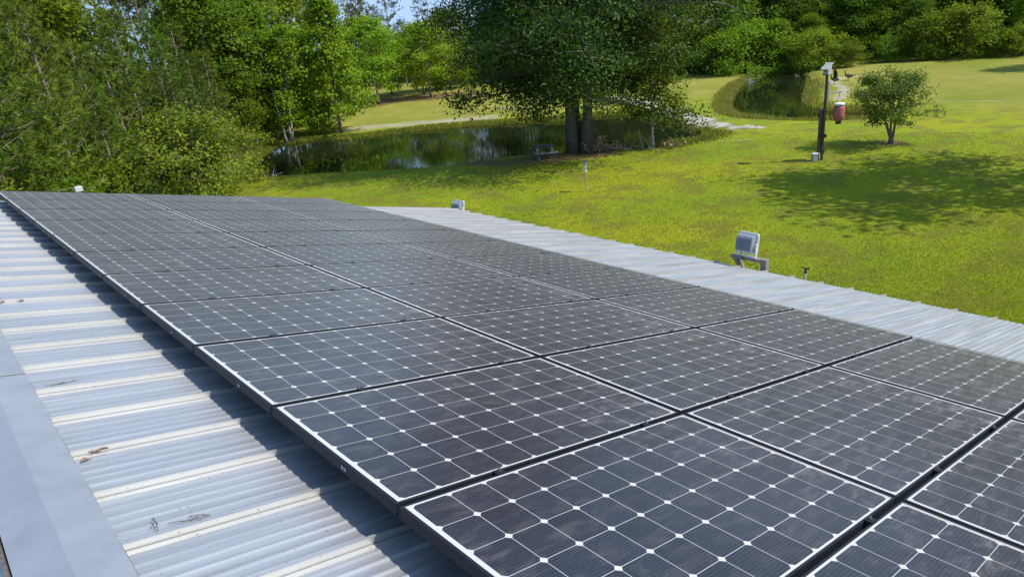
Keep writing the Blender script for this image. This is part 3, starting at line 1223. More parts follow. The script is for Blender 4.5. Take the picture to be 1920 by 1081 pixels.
V, Q, T3, _ = blades(np.c_[LP, LPz], 0.026 + 0.0004 * dist, 0.005 + 0.00042 * dist, 0.9, None, 12)
ti = np.clip(rs.normal(0.46, 0.12, len(LP)), 0, 1)
hump_shade = np.exp(-(((LP - np.array(G(1050, 398))) @ np.array([0.74, -0.67]) / 2.6) ** 2 + ((LP - np.array(G(1050, 398))) @ np.array([0.67, 0.74]) / 1.5) ** 2))  # shading of a slight hump, put into the blade tint
broad = np.sin(LP[:, 0] * .55 + 1.3 * np.sin(LP[:, 1] * .31)) * np.cos(LP[:, 1] * .47 + .8 * np.sin(LP[:, 0] * .4))
ti = np.clip(ti - 0.42 * hump_shade + 0.09 * broad, 0.02, 1)
ti = np.where(rs.uniform(0, 1, len(LP)) < 0.02, 0.95, ti)
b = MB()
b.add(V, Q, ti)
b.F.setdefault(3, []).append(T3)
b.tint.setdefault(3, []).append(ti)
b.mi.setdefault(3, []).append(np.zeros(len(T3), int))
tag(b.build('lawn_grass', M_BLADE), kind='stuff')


# tall rough grass along the shores
def shore_points(poly, n, lo, hi, seed, f=None):
    rs = np.random.RandomState(seed)
    A = poly
    B = np.roll(poly, -1, 0)
    L = np.linalg.norm(B - A, axis=1)
    k = rs.choice(len(A), n, p=L / L.sum())
    t_ = rs.uniform(0, 1, n)[:, None]
    p = A[k] * (1 - t_) + B[k] * t_
    e = B[k] - A[k]
    nr = np.c_[e[:, 1], -e[:, 0]]
    nr /= np.linalg.norm(nr, axis=1)[:, None] + 1e-9
    if sdist(A + 0.02 * np.c_[(B - A)[:, 1], -(B - A)[:, 0]] / L[:, None], poly).mean() < 0: nr = -nr
    off = lo + (hi - lo) * rs.beta(1.3, 2.2, n)
    return p + nr * off[:, None]


def imgxy(P, z=0.0):
    q = (np.c_[P, np.full(len(P), z)] - CAM_P) @ CAM_M
    return 960 + F_PX * q[:, 0] / q[:, 2], 540.5 + F_PX * q[:, 1] / q[:, 2]


b = MB()
for poly, n, seed in ((POND1, 42000, 21), (POND2, 34000, 22)):
    P = shore_points(poly, n, -0.10, 1.9 if poly is POND1 else 1.35, seed)
    X_, Y_ = imgxy(P, WZ)
    rs = np.random.RandomState(seed + 5)
    if poly is POND1:
        near = (Y_ > 268 + (1100 - X_) * 0.055) & (X_ < 1240)
        keepp = np.where(near, rs.uniform(0, 1, n) < 0.015, True)
        hgt = np.where(near, 0.11, np.where(X_ > 1200, 0.28, 0.17))
    else:
        keepp = (rs.uniform(0, 1, n) < np.where((Y_ > 205) | (X_ < 1400), 0.75, np.where(Y_ < 152, 0.04, 0.3))) & (X_ < 1700)
        hgt = np.where(Y_ > 205, 0.22 * rs.uniform(0.5, 1.6, n), np.where(X_ < 1420, 0.27, 0.20))
    keepp &= polydist(P, tr) > 1.25
    P, hgt = P[keepp], hgt[keepp]
    fade = 1 - 0.65 * sst(sdist(P, poly), 0.5, 1.9)
    hgt = hgt * fade
    z = np.maximum(ground_z(P), WZ - 0.05)
    cl = np.sin(P[:, 0] * 1.7) * np.cos(P[:, 1] * 1.3 + 1) * 0.5 + 0.5
    V, Q, T3, _ = blades(np.c_[P, z], hgt * (0.6 + 0.7 * cl), 0.035, 0.6, None, seed + 1)
    ti = np.clip(rs.normal(0.38, 0.2, len(P)) + 0.25 * (cl - .5), 0, 1)
    if poly is POND2: ti = np.clip(ti + 0.22, 0, 1)
    ti = np.where(rs.uniform(0, 1, len(P)) < 0.06, 0.95, ti)
    b.add(V, Q, ti)
    base = b.n - len(V)
    b.F.setdefault(3, []).append(T3 + base)
    b.tint.setdefault(3, []).append(ti)
    b.mi.setdefault(3, []).append(np.zeros(len(T3), int))
tag(b.build('bank_grass', M_TALL), kind='stuff')

# ================================================================== THINGS ON THE LAWN
M_STEEL = simple('brown_painted_steel', (0.045, 0.030, 0.024), 0.6, 0.2, 0.35, 14)
M_GALV = simple('galvanised_steel', (0.40, 0.40, 0.38), 0.5, 0.6, 0.15, 20)
M_DRUM = simple('faded_red_plastic', (0.36, 0.10, 0.075), 0.6, 0, 0.18, 5)
M_LID = simple('white_plastic', (0.70, 0.70, 0.68), 0.5, 0, 0.08, 8)
M_BLK = simple('black_metal', (0.02, 0.02, 0.02), 0.5, 0.2, 0.2, 20)
M_BOX = simple('pale_grey_plastic', (0.34, 0.35, 0.36), 0.55, 0, 0.1, 6)
M_NESTW = simple('whitewashed_wood', (0.40, 0.39, 0.36), 0.8, 0, 0.2, 16)
M_DARKHOLE = simple('dark_opening', (0.012, 0.01, 0.008), 0.9)
M_GREYW = simple('silvered_planks', (0.17, 0.165, 0.165), 0.85, 0, 0.3, 7)
M_DARKW = simple('dark_wet_planks', (0.05, 0.05, 0.06), 0.7, 0, 0.3, 7)

RIGHT = np.array([CAM_M[0, 0], CAM_M[1, 0]])
RIGHT /= np.linalg.norm(RIGHT)
AWAY = np.array([-RIGHT[1], RIGHT[0]])
RANG = math.atan2(RIGHT[1], RIGHT[0])


def at_ground(px, py):
    x, y = G(px, py)
    return x, y, gz(x, y)


# deer feeder: local +X points right across the lawn
fx_, fy_, fz_ = at_ground(1537, 298)
fd = empty('feeder_stand', (fx_, fy_, fz_), (0, 0, RANG), label='tall brown steel stand on the lawn with an arm holding the red drum', cat='feeder stand')
b = MB()
b.box((0.065, 0, 1.57), (0.075, 0.075, 3.14))
b.box((0.065, 0, 1.86), (0.105, 0.10, 0.03))
bevel(b.build('tall_leg', M_STEEL, fd), 0.004, 1)
b = MB()
b.box((-0.085, 0.0, 0.96), (0.075, 0.075, 1.92))
b.box((-0.012, 0, 1.90), (0.075, 0.06, 0.06))
b.box((-0.012, 0, 0.33), (0.075, 0.05, 0.05))
b.box((-0.008, 0.0, 1.12), (0.05, 0.03, 1.5))
bevel(b.build('short_leg', M_STEEL, fd), 0.004, 1)
b = MB()
b.box((0.14, 0, 2.53), (0.06, 0.07, 0.80))
b.bar((0.14, 0, 2.47), (0.66, 0, 2.50), 0.05, 0.05, (0, 1, 0), 0)
bevel(b.build('arm', M_GALV, fd), 0.003, 1)
b = MB()
b.tube([(0.58, 0, 2.47), (0.58, 0, 2.34)], 0.008, 6)
b.tube([(0.58, 0, 2.34), (0.58, 0.02, 2.31), (0.58, 0, 2.28), (0.58, -.02, 2.31), (0.58, 0, 2.34)], 0.006, 5)
b.build('hook', M_BLK, fd)
b = MB()
b.lathe([(0, -0.03), (0.07, -0.03), (0.07, 0.03), (0, 0.03)], (0, 0, 0), 14)
bo = b.build('winch', M_BLK, fd, loc=(0.13, 0, 0.92), rot=(R(90), 0, 0))
b = MB()
b.box((0.125, 0, 0.33), (0.035, 0.05, 0.17))
b.build('foot_plate', M_BLK, fd)
b = MB()
b.tube([(0.58, 0, 2.47), (0.36, 0.0, 1.70), (0.13, 0.02, 0.94)], 0.004, 5)
b.build('cable', M_BLK, fd)

dr = empty('feeder_drum', (fx_ + RIGHT[0] * 0.60, fy_ + RIGHT[1] * 0.60, fz_ + 1.44), (0, 0, RANG), label='faded red feed drum with white lid hanging from the steel stand', cat='drum')
b = MB()
S_ = 0.80
b.lathe([(r * S_, z) for r, z in [(0, 0), (0.18, 0), (0.215, 0.02), (0.245, 0.14), (0.262, 0.20), (0.258, 0.22), (0.264, 0.30), (0.262, 0.36), (0.256, 0.38), (0.258, 0.42), (0.24, 0.50), (0.205, 0.565), (0.19, 0.575)]], k=28)
b.build('drum_body', M_DRUM, dr, smooth=True)
b = MB()
b.lathe([(r * S_, z) for r, z in [(0.19, 0.572), (0.225, 0.572), (0.235, 0.60), (0.235, 0.64), (0.21, 0.655), (0, 0.665)]], k=28)
b.build('lid', M_LID, dr)
b = MB()
b.lathe([(r * S_, z) for r, z in [(0.192, 0.555), (0.222, 0.555), (0.226, 0.575), (0.192, 0.574)]], k=28)
b.lathe([(0, -0.012), (0.05, -0.012), (0.05, 0.0), (0, 0.0)], k=16)
b.box((0, 0, -0.055), (0.16, 0.12, 0.085))
b.box((0, 0, -0.105), (0.20, 0.17, 0.012))
b.build('spinner', M_BLK, dr)
b = MB()
b.tube([(-0.16, 0, 0.60), (-0.08, 0, 0.80), (0, 0, 0.86), (0.08, 0, 0.80), (0.16, 0, 0.60)], 0.006, 6)
b.build('bail', M_BLK, dr)

bh = empty('nest_box', (fx_ + RIGHT[0] * 0.065, fy_ + RIGHT[1] * 0.065, fz_ + 3.14), (0, 0, RANG + R(35)), label='whitewashed nest box with sloping roof on top of the feeder stand', cat='nest box')
b = MB()
V = []
for y in (-0.11, 0.11):
    V += [(-0.10, y, 0.02), (0.10, y, 0.02), (0.10, y, 0.36), (-0.10, y, 0.24)]
b.add(V, [(0, 1, 2, 3), (7, 6, 5, 4), (0, 4, 5, 1), (1, 5, 6, 2), (3, 2, 6, 7), (0, 3, 7, 4)])
bevel(b.build('box', M_NESTW, bh), 0.004, 1)
b = MB()
b.bar((-0.20, 0, 0.215), (0.14, 0, 0.42), 0.02, 0.30, (0, 1, 0))
b.build('roof', M_NESTW, bh, loc=(0, 0, 0))
b = MB()
b.box((-0.02, 0, 0.008), (0.28, 0.24, 0.018))
b.build('floor_board', M_DARKW, bh)
b = MB()
b.lathe([(0, 0), (0.03, 0), (0.03, 0.006), (0, 0.006)], k=16)
b.build('entrance_hole', M_DARKHOLE, bh, loc=(-0.104, 0, 0.15), rot=(0, R(-90), 0))
b = MB()
b.tube([(0.09, 0, 0.38), (0.09, 0, 0.62), (0.02, 0, 0.63)], 0.008, 5)
b.build('perch', M_GALV, bh)

kx, ky, kz = at_ground(1527, 299)
bk = empty('feed_bucket', (kx, ky, kz), (0, 0, RANG), label='pale grey lidded bucket on the ground at the foot of the steel stand', cat='bucket')
b = MB()
b.box((0, 0, 0.13), (0.17, 0.17, 0.26), taper=1.12)
bevel(b.build('bucket_body', M_BOX, bk), 0.012, 2)
b = MB()
b.box((0, 0, 0.285), (0.215, 0.215, 0.05))
bevel(b.build('lid', M_LID, bk), 0.01, 2)

# bird box on a thin pole
px_, py_, pz_ = at_ground(1099, 360)
bp = empty('bird_box_pole', (px_, py_, pz_), (0, 0, RANG), label='thin white pole on the near lawn with a small bird box on top', cat='bird box')
b = MB()
b.tube([(0, 0, -0.1), (0.0, 0, 0.45), (0.012, 0, 0.80)], 0.022, 8)
b.build('pole', M_GALV, bp)
b = MB()
b.lathe([(0.035, 0.70), (0.05, 0.71), (0.055, 0.80), (0.04, 0.815)], (0.01, 0, 0), 14)
b.build('baffle', M_LID, bp)
b = MB()
b.box((0.014, 0, 0.955), (0.12, 0.12, 0.28))
bevel(b.build('box', M_NESTW, bp), 0.004, 1)
b = MB()
b.box((0.014, -0.01, 1.105), (0.16, 0.17, 0.022))
b.build('roof', M_DARKW, bp)
b = MB()
b.lathe([(0, 0), (0.021, 0), (0.021, 0.005), (0, 0.005)], (0, 0, 0), 14)
b.box((0, -0.02, 0.002), (0.012, 0.04, 0.004))
b.build('entrance_hole', M_DARKHOLE, bp, loc=(0.014, -0.064, 1.02), rot=(R(90), 0, 0))

# picnic table
tx, ty, tz = at_ground(1017, 296)
pt = empty('picnic_table', (tx, ty, tz), (R(1), R(3), RANG + R(18)), label='weathered grey picnic table under the big tree by the pond', cat='picnic table')


def plank_set(name, mat, ys, z, L, wdt, th, tilt=0.0):
    b = MB()
    for i, y in enumerate(ys):
        b.box((0.01 * ((i * 7) % 3 - 1), y, z + tilt * y), (L, wdt, th))
    o = b.build(name, mat, pt)
    bevel(o, 0.004, 1)
    return o


plank_set('table_top', M_DARKW, (-0.22, -0.075, 0.075, 0.22), 0.56, 1.05, 0.135, 0.035)
plank_set('bench', M_GREYW, (-0.62, -0.49), 0.30, 1.15, 0.12, 0.035)
plank_set('bench', M_DARKW, (0.49, 0.62), 0.30, 1.15, 0.12, 0.035)
for sx in (-0.36, 0.36):
    b = MB()
    b.bar((sx, -0.22, 0.54), (sx, -0.60, 0.0), 0.035, 0.085, (1, 0, 0))
    b.bar((sx, 0.22, 0.54), (sx, 0.60, 0.0), 0.035, 0.085, (1, 0, 0))
    b.bar((sx + 0.037, -0.68, 0.263), (sx + 0.037, 0.68, 0.263), 0.085, 0.035, (1, 0, 0))
    b.bar((sx - 0.037, -0.28, 0.525), (sx - 0.037, 0.28, 0.525), 0.06, 0.035, (1, 0, 0))
    b.build('leg_frame', M_GREYW, pt)

# ------------------------------------------------------------------ geese
M_GOOSE_B = simple('goose_brown', (0.13, 0.105, 0.08), 0.8, 0, 0.3, 30)
M_GOOSE_K = simple('goose_black', (0.012, 0.012, 0.012), 0.7, 0, 0.2, 30)
M_GOOSE_W = simple('goose_white', (0.62, 0.60, 0.55), 0.8, 0, 0.1, 30)


def goose(px, py, heading, label, wings=False, headdown=False):
    x, y, z = at_ground(px, py)
    root = empty('goose', (x, y, z), (0, 0, heading), label=label, cat='goose', group='geese beside the far pond')
    if headdown:
        S = [(-.36, .30, .015), (-.30, .30, .06), (-.18, .31, .12), (0, .32, .15), (.15, .34, .12), (.24, .37, .06), (.30, .34, .035), (.36, .22, .030), (.39, .12, .03), (.42, .06, .045), (.47, .04, .035), (.52, .03, .014), (.55, .025, .004)]
    else:
        S = [(-.36, .34, .015), (-.30, .33, .06), (-.18, .33, .12), (0, .34, .15), (.15, .37, .12), (.22, .43, .065), (.25, .52, .036), (.26, .62, .030), (.27, .70, .032), (.30, .745, .045), (.35, .74, .035), (.40, .725, .014), (.43, .72, .004)]
    P = np.array([(a, 0, c) for a, c, r in S])
    rr = np.array([r for a, c, r in S])
    # finer
    q = np.linspace(0, len(S) - 1, 40)
    P = np.c_[np.interp(q, range(len(S)), P[:, 0]), np.zeros(40), np.interp(q, range(len(S)), P[:, 2])]
    rr = np.interp(q, range(len(S)), rr)
    b = MB()
    b.tube(P, rr, 12)
    Fm = []
    for i in range(39):
        s = q[i]
        mi = 2 if s < 1.0 else (0 if s < 5.2 else (1 if s < 8.8 or s > 9.7 else 2))
        Fm += [mi] * 12
    b.mi[4] = [np.array(Fm)]
    b.mi[12] = [np.array([2, 1])]
    for s in (-1, 1):
        b.tube([(0.02, s * .05, .24), (0.04, s * .05, .12), (0.01, s * .05, 0.01), (0.09, s * .06, 0.004)], [.025, .012, .010, .012], 6, mi=1)
    b.build('body', [M_GOOSE_B, M_GOOSE_K, M_GOOSE_W], root, smooth=True)
    for s in (-1, 1):
        wv = MB()
        if wings:
            V = []
            for i, (a, wd, zz, yy) in enumerate([(0, .20, .40, .08), (.3, .24, .58, .20), (.6, .20, .80, .28), (.9, .10, 1.0, .26), (1, .02, 1.1, .22)]):
                V += [(0.10, s * yy, zz), (0.10 - wd, s * yy, zz - .06), (0.10 - wd, s * (yy + .015), zz - .055), (0.10, s * (yy + .025), zz + .005)]
            Fq = [(4 * i + j, 4 * i + (j + 1) % 4, 4 * i + 4 + (j + 1) % 4, 4 * i + 4 + j) for i in range(4) for j in range(4)]
            wv.add(V, Fq)
        else:
            S2 = [(-.34, .36, .02), (-.2, .38, .06), (0, .37, .085), (.13, .37, .05), (.17, .37, .01)]
            wv.tube([(a, s * (.09 + r * .3), c) for a, c, r in S2], [r for a, c, r in S2], 8)
        wv.build('wing', M_GOOSE_K if wings else M_GOOSE_B, root, smooth=not wings)
    return root


goose(1565, 158, RANG + R(150), 'dark goose with raised wings on the sandy track beyond the feeder', wings=True)
goose(1591, 151, RANG + R(170), 'goose standing in the dry field right of the sandy track')
goose(1275, 213, RANG + R(30), 'goose with head up on the gravel track, the left one of the pair')
goose(1290, 218, RANG + R(10), 'goose grazing head down on the gravel track beside another goose', headdown=True)

# ================================================================== TREES
M_BARKD = simple('dark_oak_bark', (0.105, 0.092, 0.082), 0.9, 0, 0.55, 7, bump=0.6, stretch=(3, 3, 0.7))
M_BARK = simple('grey_bark', (0.15, 0.13, 0.11), 0.9, 0, 0.5, 7, bump=0.6, stretch=(3, 3, 0.7))
M_BARKP = simple('pine_bark', (0.27, 0.215, 0.175), 0.9, 0, 0.45, 9, bump=0.6, stretch=(3, 3, 1))
M_BARKW = simple('pale_bark', (0.36, 0.34, 0.30), 0.85, 0, 0.4, 6, bump=0.4)
M_L_OAK = leafmat('oak_leaves', (0.024, 0.060, 0.009), (0.085, 0.150, 0.016), 0.30, 0.012, 0.45, 0.16)
M_L_DARK = leafmat('dark_green_leaves', (0.055, 0.118, 0.012), (0.190, 0.295, 0.020), 0.52, 0.015, 0.5, 0.14)
M_L_BRIGHT = leafmat('bright_maple_leaves', (0.105, 0.190, 0.010), (0.225, 0.320, 0.018), 0.42, 0.016)
M_L_MID = leafmat('mid_green_leaves', (0.070, 0.140, 0.012), (0.225, 0.325, 0.022), 0.52, 0.022)
M_L_PINE = leafmat('pine_needles', (0.030, 0.080, 0.012), (0.185, 0.250, 0.030), 0.30, 0.018, 0.5, 0.12)
M_L_PINEF = leafmat('far_pine_needles', (0.052, 0.080, 0.018), (0.140, 0.165, 0.034), 0.25, 0.015, 0.5, 0.12)
M_L_SHRUB = leafmat('shrub_leaves', (0.085, 0.150, 0.012), (0.280, 0.310, 0.026), 0.40, 0.02)
M_L_ORN = leafmat('ornamental_leaves', (0.080, 0.140, 0.018), (0.180, 0.250, 0.034), 0.38, 0.01, 0.5, 0.15)
M_L_RED = leafmat('reddish_shoots', (0.15, 0.075, 0.022), (0.20, 0.12, 0.03), 0.35, 0.01)
M_L_TAN = simple('dead_tan_leaves', (0.42, 0.28, 0.16), 0.85, 0, 0.3, 15)


def unit(v):
    return v / (np.linalg.norm(v, axis=-1, keepdims=True) + 1e-9)


def leaves(mb, C, outw, size, rs, tint, flat=0.8, wid=0.62, up=1.0, mi=0):
    """one folded-free leaf face at each point C"""
    n = len(C)
    nrm = unit(np.array([0, 0, up]) + outw * flat + rs.normal(0, 0.8, (n, 3)))
    d = rs.normal(0, 1, (n, 3)) + outw * 0.6 + np.array([0, 0, -0.25])
    d = unit(d - nrm * (d * nrm).sum(1)[:, None])
    w_ = np.cross(nrm, d)
    s = (size * rs.uniform(0.65, 1.3, n))[:, None]
    a = C - d * s * .5
    V = np.stack([a, a + d * s * .42 + w_ * s * wid * .5 - nrm * s * .06, a + d * s, a + d * s * .42 - w_ * s * wid * .5 - nrm * s * .06], 1).reshape(-1, 3)
    mb.add(V, np.arange(n * 4).reshape(-1, 4), tint, mi)


def limb(rs, p0, az, el, L, n=6, droop=0.0, wob=0.06):
    pts = [np.array(p0, float)]
    d = np.array([math.cos(az) * math.cos(el), math.sin(az) * math.cos(el), math.sin(el)])
    for i in range(n - 1):
        d = d + np.array([0, 0, -droop / n]) + rs.normal(0, wob, 3)
        d /= np.linalg.norm(d)
        pts.append(pts[-1] + d * L / (n - 1))
    return np.array(pts)


def trunk_line(rs, H, lean=(0, 0), n=9, wob=0.012):
    z = np.linspace(0, 1, n)
    x = lean[0] * z * H + np.cumsum(rs.normal(0, wob * H / n, n)) * (z > 0)
    y = lean[1] * z * H + np.cumsum(rs.normal(0, wob * H / n, n)) * (z > 0)
    return np.c_[x, y, z * H]


def on(line, t):
    q = t * (len(line) - 1)
    i = min(int(q), len(line) - 2)
    return line[i] + (line[i + 1] - line[i]) * (q - i)


def deciduous(name, seed, H, Rad, base, tr, nlimb, nleaf, size, leafm, barkm, shape='round', stems=1, droop=0.5, spread=0.34,
              upang=(15, 55), lean=(0, 0), trunk_sep=0.0, sub=5, gappy=0.0, redm=None, fork=None, tmin=0.30):
    rs = np.random.RandomState(seed)
    root = empty(name)
    wood, cr = MB(), MB()
    lines = []
    for s in range(stems):
        a = 2 * math.pi * s / stems + rs.uniform(0, .5)
        ln = (lean[0] + (0.10 * math.cos(a) if stems > 1 else 0), lean[1] + (0.10 * math.sin(a) if stems > 1 else 0))
        if fork is not None: ln = fork[s]
        hh = H * (1 if s == 0 else rs.uniform(0.8, 0.97)) * 0.93
        tl_ = trunk_line(rs, hh, ln)
        tl_[:, 0] += trunk_sep * math.cos(a) * (1 if stems > 1 else 0)
        tl_[:, 1] += trunk_sep * math.sin(a) * (1 if stems > 1 else 0)
        z = np.linspace(0, 1, len(tl_))
        rr = tr * (1 - 0.93 * z ** 0.85) + 0.01
        rr[0] *= 1.35
        if stems > 1: rr *= 0.85
        wood.tube(tl_, rr, 9)
        lines.append(tl_)
    cc, co_, ct = [], [], []
    for k in range(nlimb):
        t = (k + rs.uniform(0.2, .8)) / nlimb
        hz = base + (1 - base) * t
        tl_ = lines[k % stems]
        p0 = on(tl_, min(0.985, hz))
        if shape == 'round': pr = math.sin(math.pi * min(1, (0.20 + 0.80 * t))) ** 0.7
        elif shape == 'cone': pr = (1 - t) ** 0.8 * 0.95 + 0.08
        elif shape == 'vase': pr = 0.35 + 0.65 * math.sin(math.pi * (0.10 + 0.72 * t))
        elif shape == 'wide': pr = (0.80 + 0.35 * math.sin(math.pi * t)) * (1 - t ** 3 * 0.75)
        elif shape == 'narrow': pr = 0.55 * math.sin(math.pi * (0.18 + 0.78 * t)) + 0.28 * (1 - t)
        L = Rad * pr * rs.uniform(0.72, 1.22)
        az = k * 2.39996 + rs.uniform(-.4, .4)
        el = R(upang[0] + (upang[1] - upang[0]) * t + rs.uniform(-12, 12))
        P = limb(rs, p0, az, el, L, 7, droop * (1.2 - t), 0.07)
        rb = max(0.012, tr * 0.36 * (1 - 0.65 * hz) * (L / Rad) ** 0.7)
        wood.tube(P, np.linspace(rb, 0.006, 7), 5, cap=False)
        for q in range(sub):
            tt_ = rs.uniform(tmin, 1.0) if q else 1.0
            sp = on(P, tt_)
            az2 = az + rs.choice([-1, 1]) * rs.uniform(0.35, 1.25)
            L2 = L * rs.uniform(0.20, 0.44) * (1.15 - 0.5 * tt_)
            S = limb(rs, sp, az2, el * 0.6 + rs.uniform(-.35, .35), L2 + 0.15, 4, droop * 0.9, 0.12)
            if L2 > 0.25: wood.tube(S, np.linspace(rb * 0.35, 0.004, 4), 4, cap=False)
            ctint = rs.uniform(0, 1)
            for e in (0.4, 0.75, 1.0):
                if rs.uniform() < gappy: continue
                cc.append(on(S, e))
                co_.append(az2)
                ct.append(ctint)
    cc, ct, co_ = np.array(cc), np.array(ct), np.array(co_)
    idx = rs.randint(0, len(cc), nleaf)
    cen = np.array([0, 0, H * (base + 1) * 0.42])
    sg = spread * (Rad / 3.0) ** 0.35
    C = cc[idx] + rs.normal(0, 1, (nleaf, 3)) * np.array([sg, sg, sg * 0.55])
    outw = unit((C - cen) * np.array([1, 1, 0.8]))
    tint = np.clip(0.55 * ct[idx] + 0.45 * rs.uniform(0, 1, nleaf) + 0.03, 0, 1)
    mats = [leafm] + ([redm] if redm else [])
    if redm:
        mi_red = rs.uniform(0, 1, nleaf) < 0.10 * (outw[:, 2] > 0.2) * (ct[idx] > 0.5) * 2
        leaves(cr, C[~mi_red], outw[~mi_red], size, rs, tint[~mi_red])
        leaves(cr, C[mi_red], outw[mi_red], size * 0.8, rs, tint[mi_red], mi=1)
    else:
        leaves(cr, C, outw, size, rs, tint)
    wood.build('trunk', barkm, root, smooth=True)
    cr.build('crown', mats, root)
    return root


def pine(name, seed, H, Rad, base, tr, whorls, tuft_n, leafm, barkm, shape='full', nd_len=0.26, lean=(0, 0), nb=16, dead=0):
    rs = np.random.RandomState(seed)
    root = empty(name)
    wood, cr = MB(), MB()
    tl_ = trunk_line(rs, H, lean, 10, 0.02)
    z = np.linspace(0, 1, 10)
    wood.tube(tl_, tr * (1 - 0.92 * z) + 0.012, 8)
    TC, TD, TT = [], [], []
    for k in range(whorls):
        t = (k + rs.uniform(0.1, 0.9)) / whorls
        hz = base + (1 - base) * t
        p0 = on(tl_, min(0.99, hz))
        if shape == 'full': pr = (1 - t) ** 0.7 * 0.9 + 0.10
        elif shape == 'top': pr = 0.35 + 0.65 * math.sin(math.pi * (0.25 + 0.7 * t))
        for j in range(rs.randint(3, 6)):
            az = rs.uniform(0, 2 * math.pi)
            L = Rad * pr * rs.uniform(0.6, 1.2)
            P = limb(rs, p0, az, R(rs.uniform(-8, 18) + 42 * t), L, 6, -0.18, 0.09)
            rb = max(0.01, tr * 0.22 * (1 - .6 * hz))
            wood.tube(P, np.linspace(rb, 0.006, 6), 4, cap=False)
            for q in range(max(3, int(tuft_n * (L / Rad + 0.3)))):
                tt_ = rs.uniform(0.28, 1.0) if q else 1.0
                sp = on(P, tt_)
                d = np.array([math.cos(az), math.sin(az), 0]) * 0.7 + rs.normal(0, 0.55, 3) + np.array([0, 0, 0.55])
                d /= np.linalg.norm(d)
                TC.append(sp + d * rs.uniform(0.05, 0.42))
                TD.append(d)
                TT.append(rs.uniform(0, 1))
    for j in range(dead):
        p0 = on(tl_, base * rs.uniform(0.45, 1.0))
        P = limb(rs, p0, rs.uniform(0, 6.28), R(rs.uniform(-15, 20)), Rad * rs.uniform(.3, .8), 5, 0.3, 0.15)
        wood.tube(P, np.linspace(0.022, 0.006, 5), 4, cap=False)
    TC, TD, TT = np.array(TC), np.array(TD), np.array(TT)
    n = len(TC)
    Cn = np.repeat(TC, nb, 0)
    d = unit(np.repeat(TD, nb, 0) * 1.0 + rs.normal(0, 0.62, (n * nb, 3)))
    L = (nd_len * rs.uniform(0.6, 1.2, n * nb))[:, None]
    side_ = unit(np.cross(d, rs.normal(0, 1, (n * nb, 3)))) * (0.030 * nd_len / 0.26)
    V = np.stack([Cn - side_ * .5, Cn + side_ * .5, Cn + d * L], 1).reshape(-1, 3)
    tint = np.clip(np.repeat(TT, nb) * 0.7 + rs.uniform(0, .35, n * nb), 0, 1)
    cr.add(V, np.arange(n * nb * 3).reshape(-1, 3), tint)
    wood.build('trunk', barkm, root, smooth=True)
    cr.build('crown', leafm, root)
    return root


used = set()


def put(proto, x, y, s, rz, label, cat, group=None, sz=None, lean=(0, 0)):
    z = gz(x, y) - 0.05
    sc_ = (s, s, sz if sz else s)
    rot = (lean[0], lean[1], rz)
    if proto.name not in used:
        used.add(proto.name)
        o = proto
        o.location, o.rotation_euler, o.scale = (x, y, z), rot, sc_
        for k in ('label', 'category', 'group'):
            if k in o: del o[k]
    else:
        o = dup(proto, (x, y, z), rot, sc_)
        if 'group' in o: del o['group']
    return tag(o, label, cat, group)


rnd = random.Random(3)

# ---- the big tree by the pond (three trunks)
bigx, bigy = G(1088, 283)
bt = deciduous('big_oak', 5, 17.5, 5.2, 0.18, 0.31, 150, 180000, 0.135, M_L_OAK, M_BARKD, 'wide', stems=3, droop=0.42, spread=0.42,
               upang=(8, 66), trunk_sep=0.36, sub=9, gappy=0.12, tmin=0.10, fork=[(0.03, 0.03), (-0.055, 0.05), (0.07, -0.05)])
put(bt, bigx, bigy, 1.0, R(150), 'huge dark spreading tree with three grey trunks at the pond edge', 'tree')
# ---- the slim tree beside it
sxx, syy = G(1224, 275)
stree = deciduous('sapling', 9, 4.9, 1.9, 0.30, 0.065, 24, 3600, 0.17, M_L_BRIGHT, M_BARKW, 'vase', droop=0.35, spread=0.24, upang=(18, 60), lean=(0.05, 0.05), sub=5, gappy=0.15)
put(stree, sxx, syy, 1.0, R(-20), 'slim young tree with leaning pale trunk right of the big tree', 'tree')
# ---- ornamental tree on the lawn
ox, oy = G(1671, 271)
orn = deciduous('ornamental_tree', 17, 2.6, 1.28, 0.36, 0.070, 38, 11500, 0.090, M_L_ORN, M_BARK, 'round', stems=3, droop=0.15, spread=0.20, upang=(22, 62),
                trunk_sep=0.06, sub=7, fork=[(-0.36, 0.08), (-0.08, -0.08), (0.10, 0.02)])
put(orn, ox, oy, 1.0, RANG, 'small rounded ornamental tree with forked trunk standing alone on the right lawn', 'tree')

# ---- prototypes for the woods
PINE_A = pine('young_pine', 31, 8.4, 2.3, 0.05, 0.10, 26, 9, M_L_PINE, M_BARKP, 'full', 0.30, nb=18)
PINE_B = pine('young_pine', 32, 8.0, 2.7, 0.08, 0.11, 24, 9, M_L_PINE, M_BARKP, 'full', 0.32, nb=18)
PINE_C = pine('tall_pine', 33, 15, 2.6, 0.50, 0.15, 14, 9, M_L_PINEF, M_BARKP, 'top', 0.42, nb=12, dead=7)
PINE_D = pine('tall_pine', 34, 14, 2.2, 0.58, 0.13, 11, 9, M_L_PINEF, M_BARKP, 'top', 0.42, nb=12, dead=9)
DEC_A = deciduous('broadleaf_tree', 41, 9.0, 2.9, 0.16, 0.12, 44, 9500, 0.25, M_L_MID, M_BARK, 'round', droop=0.35, spread=0.40, gappy=.1)
DEC_B = deciduous('broadleaf_tree', 42, 9.0, 2.5, 0.10, 0.11, 46, 9000, 0.25, M_L_BRIGHT, M_BARK, 'cone', droop=0.25, spread=0.36, upang=(10, 55), gappy=.1)
DEC_C = deciduous('broadleaf_tree', 43, 12.0, 4.0, 0.13, 0.16, 64, 17000, 0.29, M_L_MID, M_BARK, 'round', droop=0.5, spread=0.5, gappy=.1)
